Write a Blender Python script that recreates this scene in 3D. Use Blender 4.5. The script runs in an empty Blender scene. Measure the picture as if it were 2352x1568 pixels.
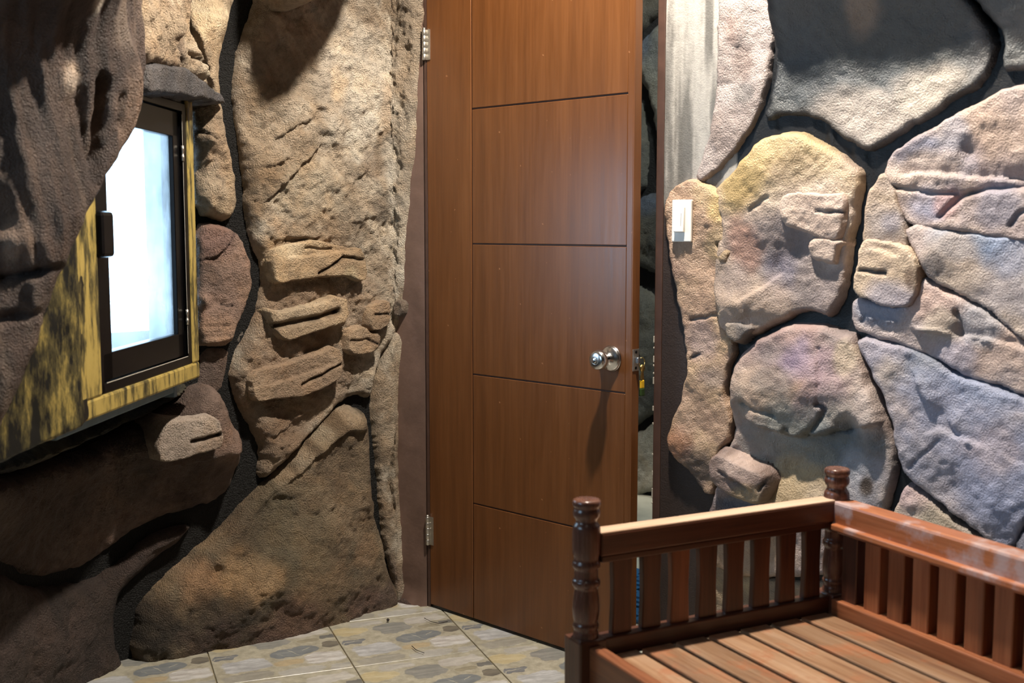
import bpy, bmesh, math, random
import numpy as np
from mathutils import Vector, Matrix

# ------------------------------------------------------------------ camera, world, light
scene = bpy.context.scene
COL = scene.collection
F = 2650.0; CAM_H = 1.2; HORIZON = 262.0
PITCH = math.atan(HORIZON / F)
cam_data = bpy.data.cameras.new('camera')
cam_data.sensor_width = 36.0
cam_data.lens = F / 2352.0 * 36.0
cam_data.clip_start = 0.02
cam_data.dof.use_dof = True
cam_data.dof.focus_distance = 3.35
cam_data.dof.aperture_fstop = 4.2
cam = bpy.data.objects.new('camera', cam_data)
COL.objects.link(cam)
cam.location = (0, 0, CAM_H)
cam.rotation_euler = (math.pi / 2 - PITCH, 0, 0)
scene.camera = cam

vs = scene.view_settings
vs.view_transform = 'Standard'; vs.look = 'None'; vs.gamma = 1.0; vs.use_curve_mapping = False
vs.exposure = 0.0

world = bpy.data.worlds.new('overcast_sky'); scene.world = world
world.use_nodes = True
bg = world.node_tree.nodes['Background']
bg.inputs['Color'].default_value = (0.56, 0.78, 1.0, 1)
bg.inputs['Strength'].default_value = 11.0

def spot(name, loc, energy, color, radius, angle=150, blend=0.6, target=None):
    ld = bpy.data.lights.new(name, 'SPOT')
    ld.energy = energy; ld.color = color; ld.shadow_soft_size = radius
    ld.spot_size = math.radians(angle); ld.spot_blend = blend
    o = bpy.data.objects.new(name, ld); COL.objects.link(o); o.location = loc
    if target is not None:
        o.rotation_euler = (Vector(target) - Vector(loc)).to_track_quat('-Z', 'Y').to_euler()
    return o
CEIL_H = 2.84
LAMP = (0.22, 2.43, CEIL_H - 0.06)
spot('main_downlight_lamp', LAMP, 400, (1.0, 0.90, 0.77), 0.045, 128, 0.4)
REAR_FILL = (0.1, 0.7, CEIL_H - 0.06)
spot('rear_fill_lamp', REAR_FILL, 4, (1.0, 0.88, 0.72), 0.06, 165, 0.5)  # added lamp behind the view, gives soft fill from the front
BATH = (0.75, 4.05, CEIL_H - 0.06)
spot('bathroom_downlight_lamp', BATH, 110, (0.92, 0.95, 0.86), 0.06, 165, 0.5)

# ------------------------------------------------------------------ helpers
def srgb(r, g, b):
    out = []
    for c in (r, g, b):
        c = c / 255.0
        out.append(c / 12.92 if c <= 0.04045 else ((c + 0.055) / 1.055) ** 2.4)
    return np.array(out)

FW = np.array([0, math.cos(PITCH), -math.sin(PITCH)])
UP = np.array([0, math.sin(PITCH), math.cos(PITCH)])
RT = np.array([1.0, 0, 0])
EYE = np.array([0, 0, CAM_H])
def ray(px, py): return FW + (px - 1176) / F * RT - (py - 784) / F * UP
def on_height(px, py, h):
    r = ray(px, py); return EYE + r * ((h - CAM_H) / r[2])
def on_plane(px, py, p0, n):
    r = ray(px, py); return EYE + r * (np.dot(np.array(p0) - EYE, n) / np.dot(r, n))

_T = np.random.RandomState(7).rand(256, 256)
def vnoise(x, y):
    ix = np.floor(x).astype(int); iy = np.floor(y).astype(int)
    fx = x - ix; fy = y - iy
    fx = fx * fx * fx * (fx * (fx * 6 - 15) + 10); fy = fy * fy * fy * (fy * (fy * 6 - 15) + 10)
    a = _T[ix & 255, iy & 255]; b = _T[(ix + 1) & 255, iy & 255]
    c = _T[ix & 255, (iy + 1) & 255]; d = _T[(ix + 1) & 255, (iy + 1) & 255]
    return (a + (b - a) * fx) * (1 - fy) + (c + (d - c) * fx) * fy
def fbm(x, y, octv=4, seed=0, gain=0.5):
    s = 0; amp = 1.0; tot = 0
    for i in range(octv):
        s = s + amp * vnoise(x * 2 ** i + 17.3 * (i + seed), y * 2 ** i + 41.7 * (i + 1 + seed))
        tot += amp; amp *= gain
    return s / tot * 2 - 1            # -1..1
def sstep(a, b, x):
    t = np.clip((x - a) / (b - a), 0, 1); return t * t * (3 - 2 * t)

def tag(o, label=None, cat=None, group=None, kind=None):
    if label: o['label'] = label
    if cat: o['category'] = cat
    if group: o['group'] = group
    if kind: o['kind'] = kind
    return o
def empty(name, loc=(0, 0, 0), rz=0.0, parent=None):
    o = bpy.data.objects.new(name, None); COL.objects.link(o)
    o.empty_display_size = 0.1
    o.location = loc; o.rotation_euler = (0, 0, rz)
    if parent: o.parent = parent
    return o
def link_bm(name, bm, mat, parent=None, smooth=True):
    me = bpy.data.meshes.new(name); bm.to_mesh(me); bm.free()
    o = bpy.data.objects.new(name, me); COL.objects.link(o)
    if mat: me.materials.append(mat)
    if smooth:
        me.polygons.foreach_set('use_smooth', [True] * len(me.polygons))
    if parent: o.parent = parent
    return o
def box_bm(sx, sy, sz, bevel=0.0, seg=2):
    bm = bmesh.new()
    bmesh.ops.create_cube(bm, size=1.0)
    bmesh.ops.scale(bm, vec=(sx, sy, sz), verts=bm.verts)
    if bevel > 0:
        bmesh.ops.bevel(bm, geom=list(bm.edges), offset=bevel, segments=seg, affect='EDGES', profile=0.5)
    return bm
def box(name, size, loc, mat, parent=None, rot=(0, 0, 0), bevel=0.002, seg=2):
    bm = box_bm(*size, bevel=bevel, seg=seg)
    o = link_bm(name, bm, mat, parent, smooth=False)
    o.location = loc; o.rotation_euler = rot
    return o
def lathe_bm(profile, n=32):
    bm = bmesh.new(); rings = []
    for r, z in profile:
        if r <= 1e-6:
            rings.append([bm.verts.new((0, 0, z))])
        else:
            rings.append([bm.verts.new((r * math.cos(2 * math.pi * k / n), r * math.sin(2 * math.pi * k / n), z)) for k in range(n)])
    for a, b in zip(rings[:-1], rings[1:]):
        for k in range(n):
            k2 = (k + 1) % n
            if len(a) == 1 and len(b) == 1: continue
            if len(a) == 1: bm.faces.new((a[0], b[k], b[k2]))
            elif len(b) == 1: bm.faces.new((a[k], a[k2], b[0]))
            else: bm.faces.new((a[k], a[k2], b[k2], b[k]))
    bmesh.ops.recalc_face_normals(bm, faces=bm.faces)
    return bm
def smooth_profile(pts, sub=4):
    out = []; P = [pts[0]] + list(pts) + [pts[-1]]
    for i in range(1, len(P) - 2):
        p0, p1, p2, p3 = [np.array(P[i + k]) for k in (-1, 0, 1, 2)]
        for k in range(sub):
            t = k / sub
            out.append(tuple(0.5 * ((2 * p1) + (-p0 + p2) * t + (2 * p0 - 5 * p1 + 4 * p2 - p3) * t * t + (-p0 + 3 * p1 - 3 * p2 + p3) * t ** 3)))
    out.append(tuple(pts[-1])); return [(max(r, 0), z) for r, z in out]
def tube_bm(pts, r, n=8):
    bm = bmesh.new(); rings = []
    for i, p in enumerate(pts):
        p = Vector(p)
        t = (Vector(pts[min(i + 1, len(pts) - 1)]) - Vector(pts[max(i - 1, 0)])).normalized()
        a = t.orthogonal().normalized(); b = t.cross(a)
        rr = r[i] if isinstance(r, (list, tuple)) else r
        rings.append([bm.verts.new(p + a * rr * math.cos(2 * math.pi * k / n) + b * rr * math.sin(2 * math.pi * k / n)) for k in range(n)])
    for a, b in zip(rings[:-1], rings[1:]):
        for k in range(n):
            bm.faces.new((a[k], a[(k + 1) % n], b[(k + 1) % n], b[k]))
    bm.faces.new(rings[0]); bm.faces.new(rings[-1])
    bmesh.ops.recalc_face_normals(bm, faces=bm.faces)
    return bm

# ------------------------------------------------------------------ materials
class NT:
    def __init__(self, name):
        self.mat = bpy.data.materials.new(name); self.mat.use_nodes = True
        self.t = self.mat.node_tree; self.bsdf = self.t.nodes['Principled BSDF']
    def n(self, typ, **kw):
        nd = self.t.nodes.new(typ)
        for k, v in kw.items():
            if k.startswith('i_'):
                nd.inputs[k[2:].replace('_', ' ')].default_value = v
            else: setattr(nd, k, v)
        return nd
    def l(self, a, b): self.t.links.new(a, b)
    def coords(self, out='Object', scale=(1, 1, 1), loc=(0, 0, 0), rot=(0, 0, 0)):
        tc = self.n('ShaderNodeTexCoord'); mp = self.n('ShaderNodeMapping')
        mp.inputs['Scale'].default_value = scale; mp.inputs['Location'].default_value = loc; mp.inputs['Rotation'].default_value = rot
        self.l(tc.outputs[out], mp.inputs['Vector']); return mp.outputs['Vector']
    def noise(self, vec, scale, detail=4, rough=0.55):
        nd = self.n('ShaderNodeTexNoise'); nd.inputs['Scale'].default_value = scale
        nd.inputs['Detail'].default_value = detail; nd.inputs['Roughness'].default_value = rough
        self.l(vec, nd.inputs['Vector']); return nd.outputs['Fac']
    def ramp(self, fac, stops):
        nd = self.n('ShaderNodeValToRGB'); e = nd.color_ramp.elements
        while len(e) < len(stops): e.new(0.5)
        for el, (p, c) in zip(e, stops):
            el.position = p; el.color = (c[0], c[1], c[2], 1) if not np.isscalar(c) else (c, c, c, 1)
        self.l(fac, nd.inputs['Fac']); return nd.outputs['Color']
    def mix(self, fac, a, b, mode='MIX'):
        nd = self.n('ShaderNodeMix', data_type='RGBA', blend_type=mode)
        for sock, v in ((nd.inputs['Factor'], fac), (nd.inputs[6], a), (nd.inputs[7], b)):
            if isinstance(v, bpy.types.NodeSocket): self.l(v, sock)
            elif np.isscalar(v): sock.default_value = v
            else: sock.default_value = (v[0], v[1], v[2], 1)
        return nd.outputs[2]
    def math(self, op, a, b=None, clamp=False):
        nd = self.n('ShaderNodeMath', operation=op, use_clamp=clamp)
        for i, v in enumerate((a, b)):
            if v is None: continue
            if isinstance(v, bpy.types.NodeSocket): self.l(v, nd.inputs[i])
            else: nd.inputs[i].default_value = v
        return nd.outputs[0]
    def bump(self, height, strength, dist, normal=None):
        nd = self.n('ShaderNodeBump'); nd.inputs['Strength'].default_value = strength; nd.inputs['Distance'].default_value = dist
        self.l(height, nd.inputs['Height'])
        if normal is not None: self.l(normal, nd.inputs['Normal'])
        return nd.outputs['Normal']
    def setc(self, color=None, rough=None, normal=None, metallic=None, spec=None):
        def put(sock, v):
            if v is None: return
            if isinstance(v, bpy.types.NodeSocket): self.l(v, self.bsdf.inputs[sock])
            elif np.isscalar(v): self.bsdf.inputs[sock].default_value = v
            else: self.bsdf.inputs[sock].default_value = (v[0], v[1], v[2], 1)
        put('Base Color', color); put('Roughness', rough); put('Normal', normal); put('Metallic', metallic); put('Specular IOR Level', spec)
        return self.mat

def painted_rock_material(name, rough=0.6, grain=1.0, sheen=0.4, mottle=1.0, warmth=0.8, lump=1.1, grit=0.9):
    m = NT(name); v = m.coords('Object')
    at = m.n('ShaderNodeAttribute', attribute_name='paint')
    n1 = m.noise(v, 9, 6, 0.62); n2 = m.noise(v, 55, 5, 0.65); n3 = m.noise(v, 230, 3, 0.6)
    c = m.mix(1.0, at.outputs['Color'], m.ramp(n1, [(0.25, 1 - 0.38 * mottle), (0.5, 1.0), (0.75, 1 + 0.22 * mottle)]), 'MULTIPLY')
    c = m.mix(1.0, c, m.ramp(n2, [(0.28, 1 - 0.45 * mottle), (0.48, 1.0), (0.72, 1 + 0.25 * mottle)]), 'MULTIPLY')
    warm = m.mix(1.0, c, (1.12, 0.96, 0.78), 'MULTIPLY')
    n4 = m.noise(m.coords('Object', loc=(3, 7, 1)), 14, 4, 0.6)
    c = m.mix(m.ramp(n4, [(0.45, 0.0), (0.65, warmth)]), c, warm)
    vor = m.n('ShaderNodeTexVoronoi'); vor.inputs['Scale'].default_value = 120; m.l(v, vor.inputs['Vector'])
    pit = m.ramp(vor.outputs['Distance'], [(0.0, 0.0), (0.35, 1.0)])
    pitmask = m.ramp(n2, [(0.55, 1.0), (0.62, 0.0)])
    pits = m.math('MAXIMUM', pit, pitmask)
    g = at.outputs['Alpha']
    h = m.math('ADD', m.math('MULTIPLY', n2, lump), m.math('MULTIPLY', m.math('MULTIPLY', n3, grit), g))
    h = m.math('ADD', h, m.math('MULTIPLY', pits, 0.12))
    nrm = m.bump(h, 0.85 * grain, 0.012)
    return m.setc(c, rough, nrm, spec=sheen)
ROCK_L = painted_rock_material('painted_cement_rock_warm', 0.62, 1.0, 0.35, 0.75, 0.45, 0.9, 1.5)
ROCK_R = painted_rock_material('painted_cement_rock_glossy', 0.40, 0.62, 0.5, 0.38, 0.15, 0.55, 0.8)
PLASTER = painted_rock_material('painted_smooth_plaster', 0.5, 0.22, 0.4, 0.35, 0.0)

def wood_material(name, dark, mid, light, rough=0.35, scale=1.0, axis='x', bleach=None, contrast=(0.35, 0.5, 0.68)):
    m = NT(name)
    oi = m.n('ShaderNodeObjectInfo')
    tc = m.n('ShaderNodeTexCoord'); add = m.n('ShaderNodeVectorMath', operation='ADD')
    comb = m.n('ShaderNodeCombineXYZ')
    m.l(m.math('MULTIPLY', oi.outputs['Random'], 13.0), comb.inputs[0]); m.l(m.math('MULTIPLY', oi.outputs['Random'], 7.0), comb.inputs[1])
    m.l(tc.outputs['Object'], add.inputs[0]); m.l(comb.outputs[0], add.inputs[1])
    mp = m.n('ShaderNodeMapping'); mp.inputs['Scale'].default_value = (1.6 * scale, 22 * scale, 22 * scale) if axis == 'x' else (22 * scale, 22 * scale, 1.6 * scale); m.l(add.outputs[0], mp.inputs['Vector'])
    g = m.noise(mp.outputs[0], 1.0, 6, 0.6)
    mp2 = m.n('ShaderNodeMapping'); mp2.inputs['Scale'].default_value = (8 * scale, 160 * scale, 160 * scale) if axis == 'x' else (160 * scale, 160 * scale, 8 * scale); m.l(add.outputs[0], mp2.inputs['Vector'])
    g2 = m.noise(mp2.outputs[0], 1.0, 3, 0.5)
    c = m.ramp(g, [(contrast[0], dark), (contrast[1], mid), (contrast[2], light)])
    c = m.mix(0.35, c, m.ramp(g2, [(0.3, dark), (0.7, light)]))
    tone = m.ramp(oi.outputs['Random'], [(0.0, 0.78), (1.0, 1.18)])
    c = m.mix(1.0, c, tone, 'MULTIPLY')
    rg = m.math('ADD', m.math('MULTIPLY', g2, 0.15), rough - 0.07)
    if bleach is not None:
        n = m.noise(add.outputs[0], 9, 5, 0.6)
        msk = m.ramp(n, [(0.52, 0.0), (0.62, 1.0)])
        c = m.mix(m.math('MULTIPLY', msk, bleach[1]), c, bleach[0])
        rg = m.math('ADD', rg, m.math('MULTIPLY', msk, 0.2))
    nrm = m.bump(g2, 0.15, 0.002)
    return m.setc(c, rg, nrm, spec=0.5)

BENCH_DARK = wood_material('bench_wood_dark', srgb(52, 30, 24), srgb(78, 46, 34), srgb(104, 64, 46), 0.34)
BENCH_POST = wood_material('bench_post_varnish', srgb(66, 42, 34), srgb(92, 60, 48), srgb(114, 78, 64), 0.26, axis='z')
BENCH_RED = wood_material('bench_wood_red', srgb(102, 58, 36), srgb(138, 82, 52), srgb(162, 106, 72), 0.36)
BENCH_RAIL = wood_material('bench_rail_worn_varnish', srgb(116, 66, 40), srgb(152, 90, 56), srgb(176, 112, 74), 0.34, bleach=(srgb(176, 160, 160), 0.75))
BENCH_SEAT = wood_material('bench_seat_wood', srgb(112, 76, 54), srgb(150, 114, 84), srgb(174, 144, 118), 0.36, bleach=(srgb(156, 90, 50), 0.6))
BENCH_TOP_SHEEN = wood_material('bench_wood_top_sheen', srgb(172, 138, 110), srgb(198, 166, 140), srgb(214, 186, 162), 0.4)

def plain(name, col, rough=0.5, metallic=0.0, spec=0.5, nscale=40, var=0.12, bump=0.0, bdist=0.002):
    m = NT(name); v = m.coords('Object'); n = m.noise(v, nscale, 4, 0.6)
    c = m.mix(1.0, col, m.ramp(n, [(0.3, 1 - var), (0.7, 1 + var)]), 'MULTIPLY')
    nrm = m.bump(n, bump, bdist) if bump > 0 else None
    return m.setc(c, rough, nrm, metallic, spec)

def door_wood():
    m = NT('door_varnished_plywood'); v = m.coords('Object', scale=(22, 22, 1.3))
    g = m.noise(v, 1.0, 6, 0.6); v2 = m.coords('Object', scale=(140, 140, 7)); g2 = m.noise(v2, 1.0, 3, 0.5)
    c = m.ramp(g, [(0.3, srgb(86, 51, 25)), (0.5, srgb(101, 61, 30)), (0.72, srgb(114, 71, 37))])
    c = m.mix(0.25, c, m.ramp(g2, [(0.3, srgb(80, 46, 22)), (0.7, srgb(114, 72, 39))]))
    sp = m.noise(m.coords('Object', scale=(60, 60, 60)), 1.0, 2, 0.4)
    c = m.mix(m.ramp(sp, [(0.76, 0.0), (0.79, 0.5)]), c, srgb(170, 120, 84))
    return m.setc(c, m.ramp(g2, [(0.2, 0.30), (0.8, 0.40)]), m.bump(g2, 0.08, 0.001), spec=0.5)
DOOR = door_wood()
DOOR_GROOVE = plain('door_groove_shadow_gap', srgb(62, 32, 16), 0.6)
BROWN_PAINT = plain('brown_painted_plaster', srgb(104, 82, 72), 0.5, nscale=14, var=0.16, bump=0.35, bdist=0.006)
JAMB_PAINT = plain('brown_enamel_painted_wood', srgb(70, 50, 42), 0.42, nscale=22, var=0.2, bump=0.2, bdist=0.003)
STEEL = plain('brushed_stainless_steel', (0.62, 0.62, 0.63), 0.22, 1.0, nscale=60, var=0.05)
STEEL_DULL = plain('dull_steel', (0.55, 0.52, 0.47), 0.38, 1.0, nscale=60, var=0.1)
BRASS = plain('brass', (0.75, 0.55, 0.2), 0.3, 1.0, var=0.1)
BLACK_PAINT = plain('black_gloss_paint', srgb(9, 9, 11), 0.3, nscale=30, var=0.3, spec=0.15)
WHITE_CHIP = plain('chipped_white_primer', srgb(165, 160, 150), 0.6)
WHITE_PLASTIC = plain('white_switch_plastic', srgb(232, 228, 220), 0.3, nscale=5, var=0.01)
BLUE_PVC = plain('blue_pvc_mat', srgb(28, 98, 150), 0.35, nscale=60, var=0.15)
DARK_STUFF = plain('dark_dry_twig', srgb(40, 32, 28), 0.7)
CEIL = plain('brown_grey_ceiling_paint', srgb(112, 100, 86), 0.8, nscale=8, var=0.15)
REARWALL = plain('rear_brown_plaster', srgb(96, 78, 62), 0.8, nscale=3, var=0.3, bump=0.4, bdist=0.02)
LENS = NT('lit_lamp_lens'); LENS.bsdf.inputs['Emission Color'].default_value = (1, 0.85, 0.65, 1); LENS.bsdf.inputs['Emission Strength'].default_value = 6.0
LENS = LENS.setc((0.9, 0.88, 0.8), 0.5)

def casing_material(name, bias):
    m = NT(name); v = m.coords('Object', scale=(7, 7, 2.0))
    n = m.noise(v, 2.4, 7, 0.72); v2 = m.coords('Object', scale=(30, 30, 5)); n2 = m.noise(v2, 1.5, 5, 0.7)
    s = m.math('ADD', m.math('MULTIPLY', n, 0.65), m.math('MULTIPLY', n2, 0.35))
    s = m.math('ADD', s, bias)
    c = m.ramp(s, [(0.43, srgb(26, 25, 22)), (0.49, srgb(86, 78, 48)), (0.56, srgb(158, 138, 76)), (0.8, srgb(176, 154, 90))])
    return m.setc(c, 0.45, m.bump(n2, 0.25, 0.003), spec=0.4)
CASING = casing_material('yellow_brushed_casing_paint', 0.045)
CASING_DARK = casing_material('worn_yellow_over_black_paint', -0.045)

def streaked_glass():
    m = NT('dusty_window_glass'); t = m.t
    v = m.coords('Object', scale=(1, 26, 1.1)); n = m.noise(v, 2.0, 6, 0.65)
    tr = m.n('ShaderNodeBsdfTransparent'); tl = m.n('ShaderNodeBsdfTranslucent'); gl = m.n('ShaderNodeBsdfGlossy')
    gl.inputs['Roughness'].default_value = 0.05
    tr.inputs['Color'].default_value = (0.93, 0.97, 1, 1); tl.inputs['Color'].default_value = (0.92, 0.97, 1.0, 1)
    mx = m.n('ShaderNodeMixShader'); m.l(m.ramp(n, [(0.35, 0.03), (0.65, 0.30)]), mx.inputs[0]); m.l(tr.outputs[0], mx.inputs[1]); m.l(tl.outputs[0], mx.inputs[2])
    mx2 = m.n('ShaderNodeMixShader'); mx2.inputs[0].default_value = 0.06; m.l(mx.outputs[0], mx2.inputs[1]); m.l(gl.outputs[0], mx2.inputs[2])
    m.l(mx2.outputs[0], t.nodes['Material Output'].inputs['Surface'])
    return m.mat
GLASS = streaked_glass()

def tile_material():
    m = NT('stone_print_ceramic_tile')
    tc = m.n('ShaderNodeTexCoord')
    nz = m.n('ShaderNodeTexNoise'); nz.inputs['Scale'].default_value = 22; nz.inputs['Detail'].default_value = 3
    m.l(tc.outputs['Object'], nz.inputs['Vector'])
    sub = m.n('ShaderNodeVectorMath', operation='SUBTRACT'); m.l(nz.outputs['Color'], sub.inputs[0]); sub.inputs[1].default_value = (0.5, 0.5, 0.5)
    scl = m.n('ShaderNodeVectorMath', operation='SCALE'); m.l(sub.outputs[0], scl.inputs[0]); scl.inputs['Scale'].default_value = 0.045
    wv = m.n('ShaderNodeVectorMath', operation='ADD'); m.l(tc.outputs['Object'], wv.inputs[0]); m.l(scl.outputs[0], wv.inputs[1])
    v = tc.outputs['Object']
    n1 = m.noise(v, 40, 5, 0.65)
    mp = m.n('ShaderNodeMapping'); mp.inputs['Scale'].default_value = (9, 60, 1); m.l(v, mp.inputs['Vector'])
    streak = m.noise(mp.outputs[0], 1.0, 5, 0.65)
    col = m.mix(m.ramp(n1, [(0.3, 0.0), (0.7, 1.0)]), srgb(158, 150, 128), srgb(182, 174, 152))
    S = 0.365
    stones = [  # u, v (0..1 over the tile), half length, half width, angle, colour, second colour
        (0.13, 0.24, 0.15, 0.09, -8, (178, 160, 118), (196, 182, 146)),
        (0.30, 0.09, 0.14, 0.055, 4, (186, 180, 168), (158, 152, 140)),
        (0.12, 0.47, 0.11, 0.05, 16, (102, 104, 106), (128, 128, 126)),
        (0.48, 0.27, 0.15, 0.13, 20, (150, 146, 136), (118, 118, 112)),
        (0.78, 0.15, 0.18, 0.085, 2, (196, 190, 178), (168, 160, 148)),
        (0.94, 0.29, 0.075, 0.04, 6, (96, 96, 92), (120, 116, 108)),
        (0.77, 0.33, 0.09, 0.035, 0, (158, 148, 122), (136, 128, 108)),
        (0.63, 0.53, 0.20, 0.10, 8, (108, 112, 114), (132, 134, 130)),
        (0.93, 0.46, 0.075, 0.06, -10, (124, 116, 100), (98, 92, 82)),
        (0.24, 0.69, 0.18, 0.13, 3, (196, 194, 190), (152, 150, 146)),
        (0.55, 0.74, 0.13, 0.06, 5, (186, 166, 130), (164, 148, 118)),
        (0.84, 0.72, 0.16, 0.11, 8, (212, 208, 200), (172, 164, 154)),
        (0.22, 0.92, 0.20, 0.07, 4, (138, 132, 118), (162, 156, 142)),
        (0.62, 0.93, 0.18, 0.065, 2, (160, 156, 146), (186, 180, 168)),
        (0.92, 0.93, 0.09, 0.055, 6, (190, 184, 172), (150, 146, 136)),
    ]
    for (u, w, a, b, ang, c1, c2) in stones:
        mp = m.n('ShaderNodeMapping', vector_type='TEXTURE')
        mp.inputs['Location'].default_value = ((u - 0.5) * S, (0.5 - w) * S, 0)
        mp.inputs['Rotation'].default_value = (0, 0, math.radians(ang))
        mp.inputs['Scale'].default_value = (a * S, b * S, 1e3)
        m.l(wv.outputs[0], mp.inputs['Vector'])
        sp = m.n('ShaderNodeSeparateXYZ'); m.l(mp.outputs[0], sp.inputs[0])
        d = m.math('ADD', m.math('POWER', m.math('ABSOLUTE', sp.outputs[0]), 3.0), m.math('POWER', m.math('ABSOLUTE', sp.outputs[1]), 3.0))
        msk = m.ramp(d, [(0.80, 1.0), (1.0, 0.0)])
        sc = m.mix(m.ramp(streak, [(0.36, 0.0), (0.64, 1.0)]), srgb(*c1), srgb(*c2))
        col = m.mix(msk, col, sc)
    veins = [(0.62, 0.53, 0.10, 0.0035, -52), (0.74, 0.50, 0.05, 0.003, 66), (0.53, 0.56, 0.05, 0.0022, -44), (0.61, 0.45, 0.025, 0.0022, -70),
             (0.17, 0.26, 0.15, 0.005, -34), (0.27, 0.27, 0.07, 0.003, -36), (0.09, 0.47, 0.12, 0.005, 22)]
    for (u, w, a, b, ang) in veins:
        mp = m.n('ShaderNodeMapping', vector_type='TEXTURE')
        mp.inputs['Location'].default_value = ((u - 0.5) * S, (0.5 - w) * S, 0)
        mp.inputs['Rotation'].default_value = (0, 0, math.radians(ang)); mp.inputs['Scale'].default_value = (a * S, b * S * 1.6, 1e3)
        m.l(wv.outputs[0], mp.inputs['Vector'])
        ln = m.n('ShaderNodeVectorMath', operation='LENGTH'); m.l(mp.outputs[0], ln.inputs[0])
        col = m.mix(m.ramp(ln.outputs['Value'], [(0.6, 0.55), (1.0, 0.0)]), col, srgb(206, 196, 168))
    col = m.mix(1.0, col, m.ramp(n1, [(0.3, 0.86), (0.7, 1.12)]), 'MULTIPLY')
    col = m.mix(0.06, col, srgb(176, 172, 158))
    col = m.mix(1.0, col, (0.86, 0.89, 0.95), 'MULTIPLY')
    oi = m.n('ShaderNodeNewGeometry')
    big = m.noise(oi.outputs['Position'], 1.7, 4, 0.6)
    col = m.mix(1.0, col, m.ramp(big, [(0.3, 0.86), (0.7, 1.08)]), 'MULTIPLY')
    return m.setc(col, 0.32, None, spec=0.45)
TILE = tile_material()
GROUT = plain('beige_grout', srgb(128, 118, 94), 0.8)
BATH_TILE = plain('pale_bathroom_floor', srgb(196, 196, 182), 0.4, nscale=12, var=0.12)

# ------------------------------------------------------------------ wall sheets: plan curves extruded upwards
class Sheet:
    """A vertical sheet along a smoothed plan curve. s = arc length, offsets go along the room-side normal."""
    def __init__(self, pts, rounds=3, flip=False):
        P = np.array(pts, float)
        for _ in range(rounds):
            Q = [P[0]]
            for a, b in zip(P[:-1], P[1:]):
                Q += [0.75 * a + 0.25 * b, 0.25 * a + 0.75 * b]
            Q.append(P[-1]); P = np.array(Q)
        d = np.r_[0, np.cumsum(np.hypot(*np.diff(P, axis=0).T))]
        self.L = d[-1]; self.S = np.arange(0, self.L, 0.01)
        self.X = np.interp(self.S, d, P[:, 0]); self.Y = np.interp(self.S, d, P[:, 1])
        tx = np.gradient(self.X); ty = np.gradient(self.Y); k = np.hypot(tx, ty); tx /= k; ty /= k
        sg = -1.0 if flip else 1.0; self.sg = sg
        self.NX = sg * ty; self.NY = -sg * tx
    def pos(self, s, off):
        nx = np.interp(s, self.S, self.NX); ny = np.interp(s, self.S, self.NY)
        return np.interp(s, self.S, self.X) + nx * off, np.interp(s, self.S, self.Y) + ny * off
    def hit(self, px, py, lift=0.0):
        r = ray(px, py)
        x = self.X + self.NX * lift; y = self.Y + self.NY * lift
        c = x * r[1] - y * r[0]                     # sign change where the plan curve crosses the ray
        idx = np.where(np.sign(c[:-1]) != np.sign(c[1:]))[0]
        if len(idx):
            best = None
            for i in idx:
                f = c[i] / (c[i] - c[i + 1]); yy = y[i] + f * (y[i + 1] - y[i])
                if yy > 0 and (best is None or yy < best[0]): best = (yy, i + f)
            if best: return (best[1] * 0.01, CAM_H + r[2] * best[0] / r[1])
        i = int(np.argmin(np.abs(c) + (y < 0) * 1e3))
        return (self.S[i], CAM_H + r[2] * y[i] / r[1])
    def path(self, pts, lift=0.0): return np.array([self.hit(p[0], p[1], lift) for p in pts])

def seg_dist(X, Y, P, closed=False):
    """distance to a polyline, the sign from the side of the nearest segment (left positive)"""
    n = len(P); best = np.full(X.shape, 1e9); sgn = np.ones(X.shape)
    for i in range(n if closed else n - 1):
        ax, ay = P[i]; bx, by = P[(i + 1) % n]
        dx, dy = bx - ax, by - ay; L2 = dx * dx + dy * dy + 1e-12
        t = np.clip(((X - ax) * dx + (Y - ay) * dy) / L2, 0, 1)
        ex = X - ax - t * dx; ey = Y - ay - t * dy
        d = ex * ex + ey * ey; m = d < best
        best = np.where(m, d, best); sgn = np.where(m, np.where(dx * (Y - ay) - dy * (X - ax) >= 0, 1.0, -1.0), sgn)
    return np.sqrt(best), sgn
def inside(X, Y, P):
    r = np.zeros(X.shape, bool); n = len(P)
    for i in range(n):
        ax, ay = P[i]; bx, by = P[(i + 1) % n]
        if ay == by: continue
        c = ((ay > Y) != (by > Y)) & (X < (bx - ax) * (Y - ay) / (by - ay) + ax)
        r ^= c
    return r
def chaikin(P, k=1):
    for _ in range(k):
        Q = []
        for a, b in zip(P, np.roll(P, -1, axis=0)):
            Q += [0.78 * a + 0.22 * b, 0.22 * a + 0.78 * b]
        P = np.array(Q)
    return P

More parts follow.
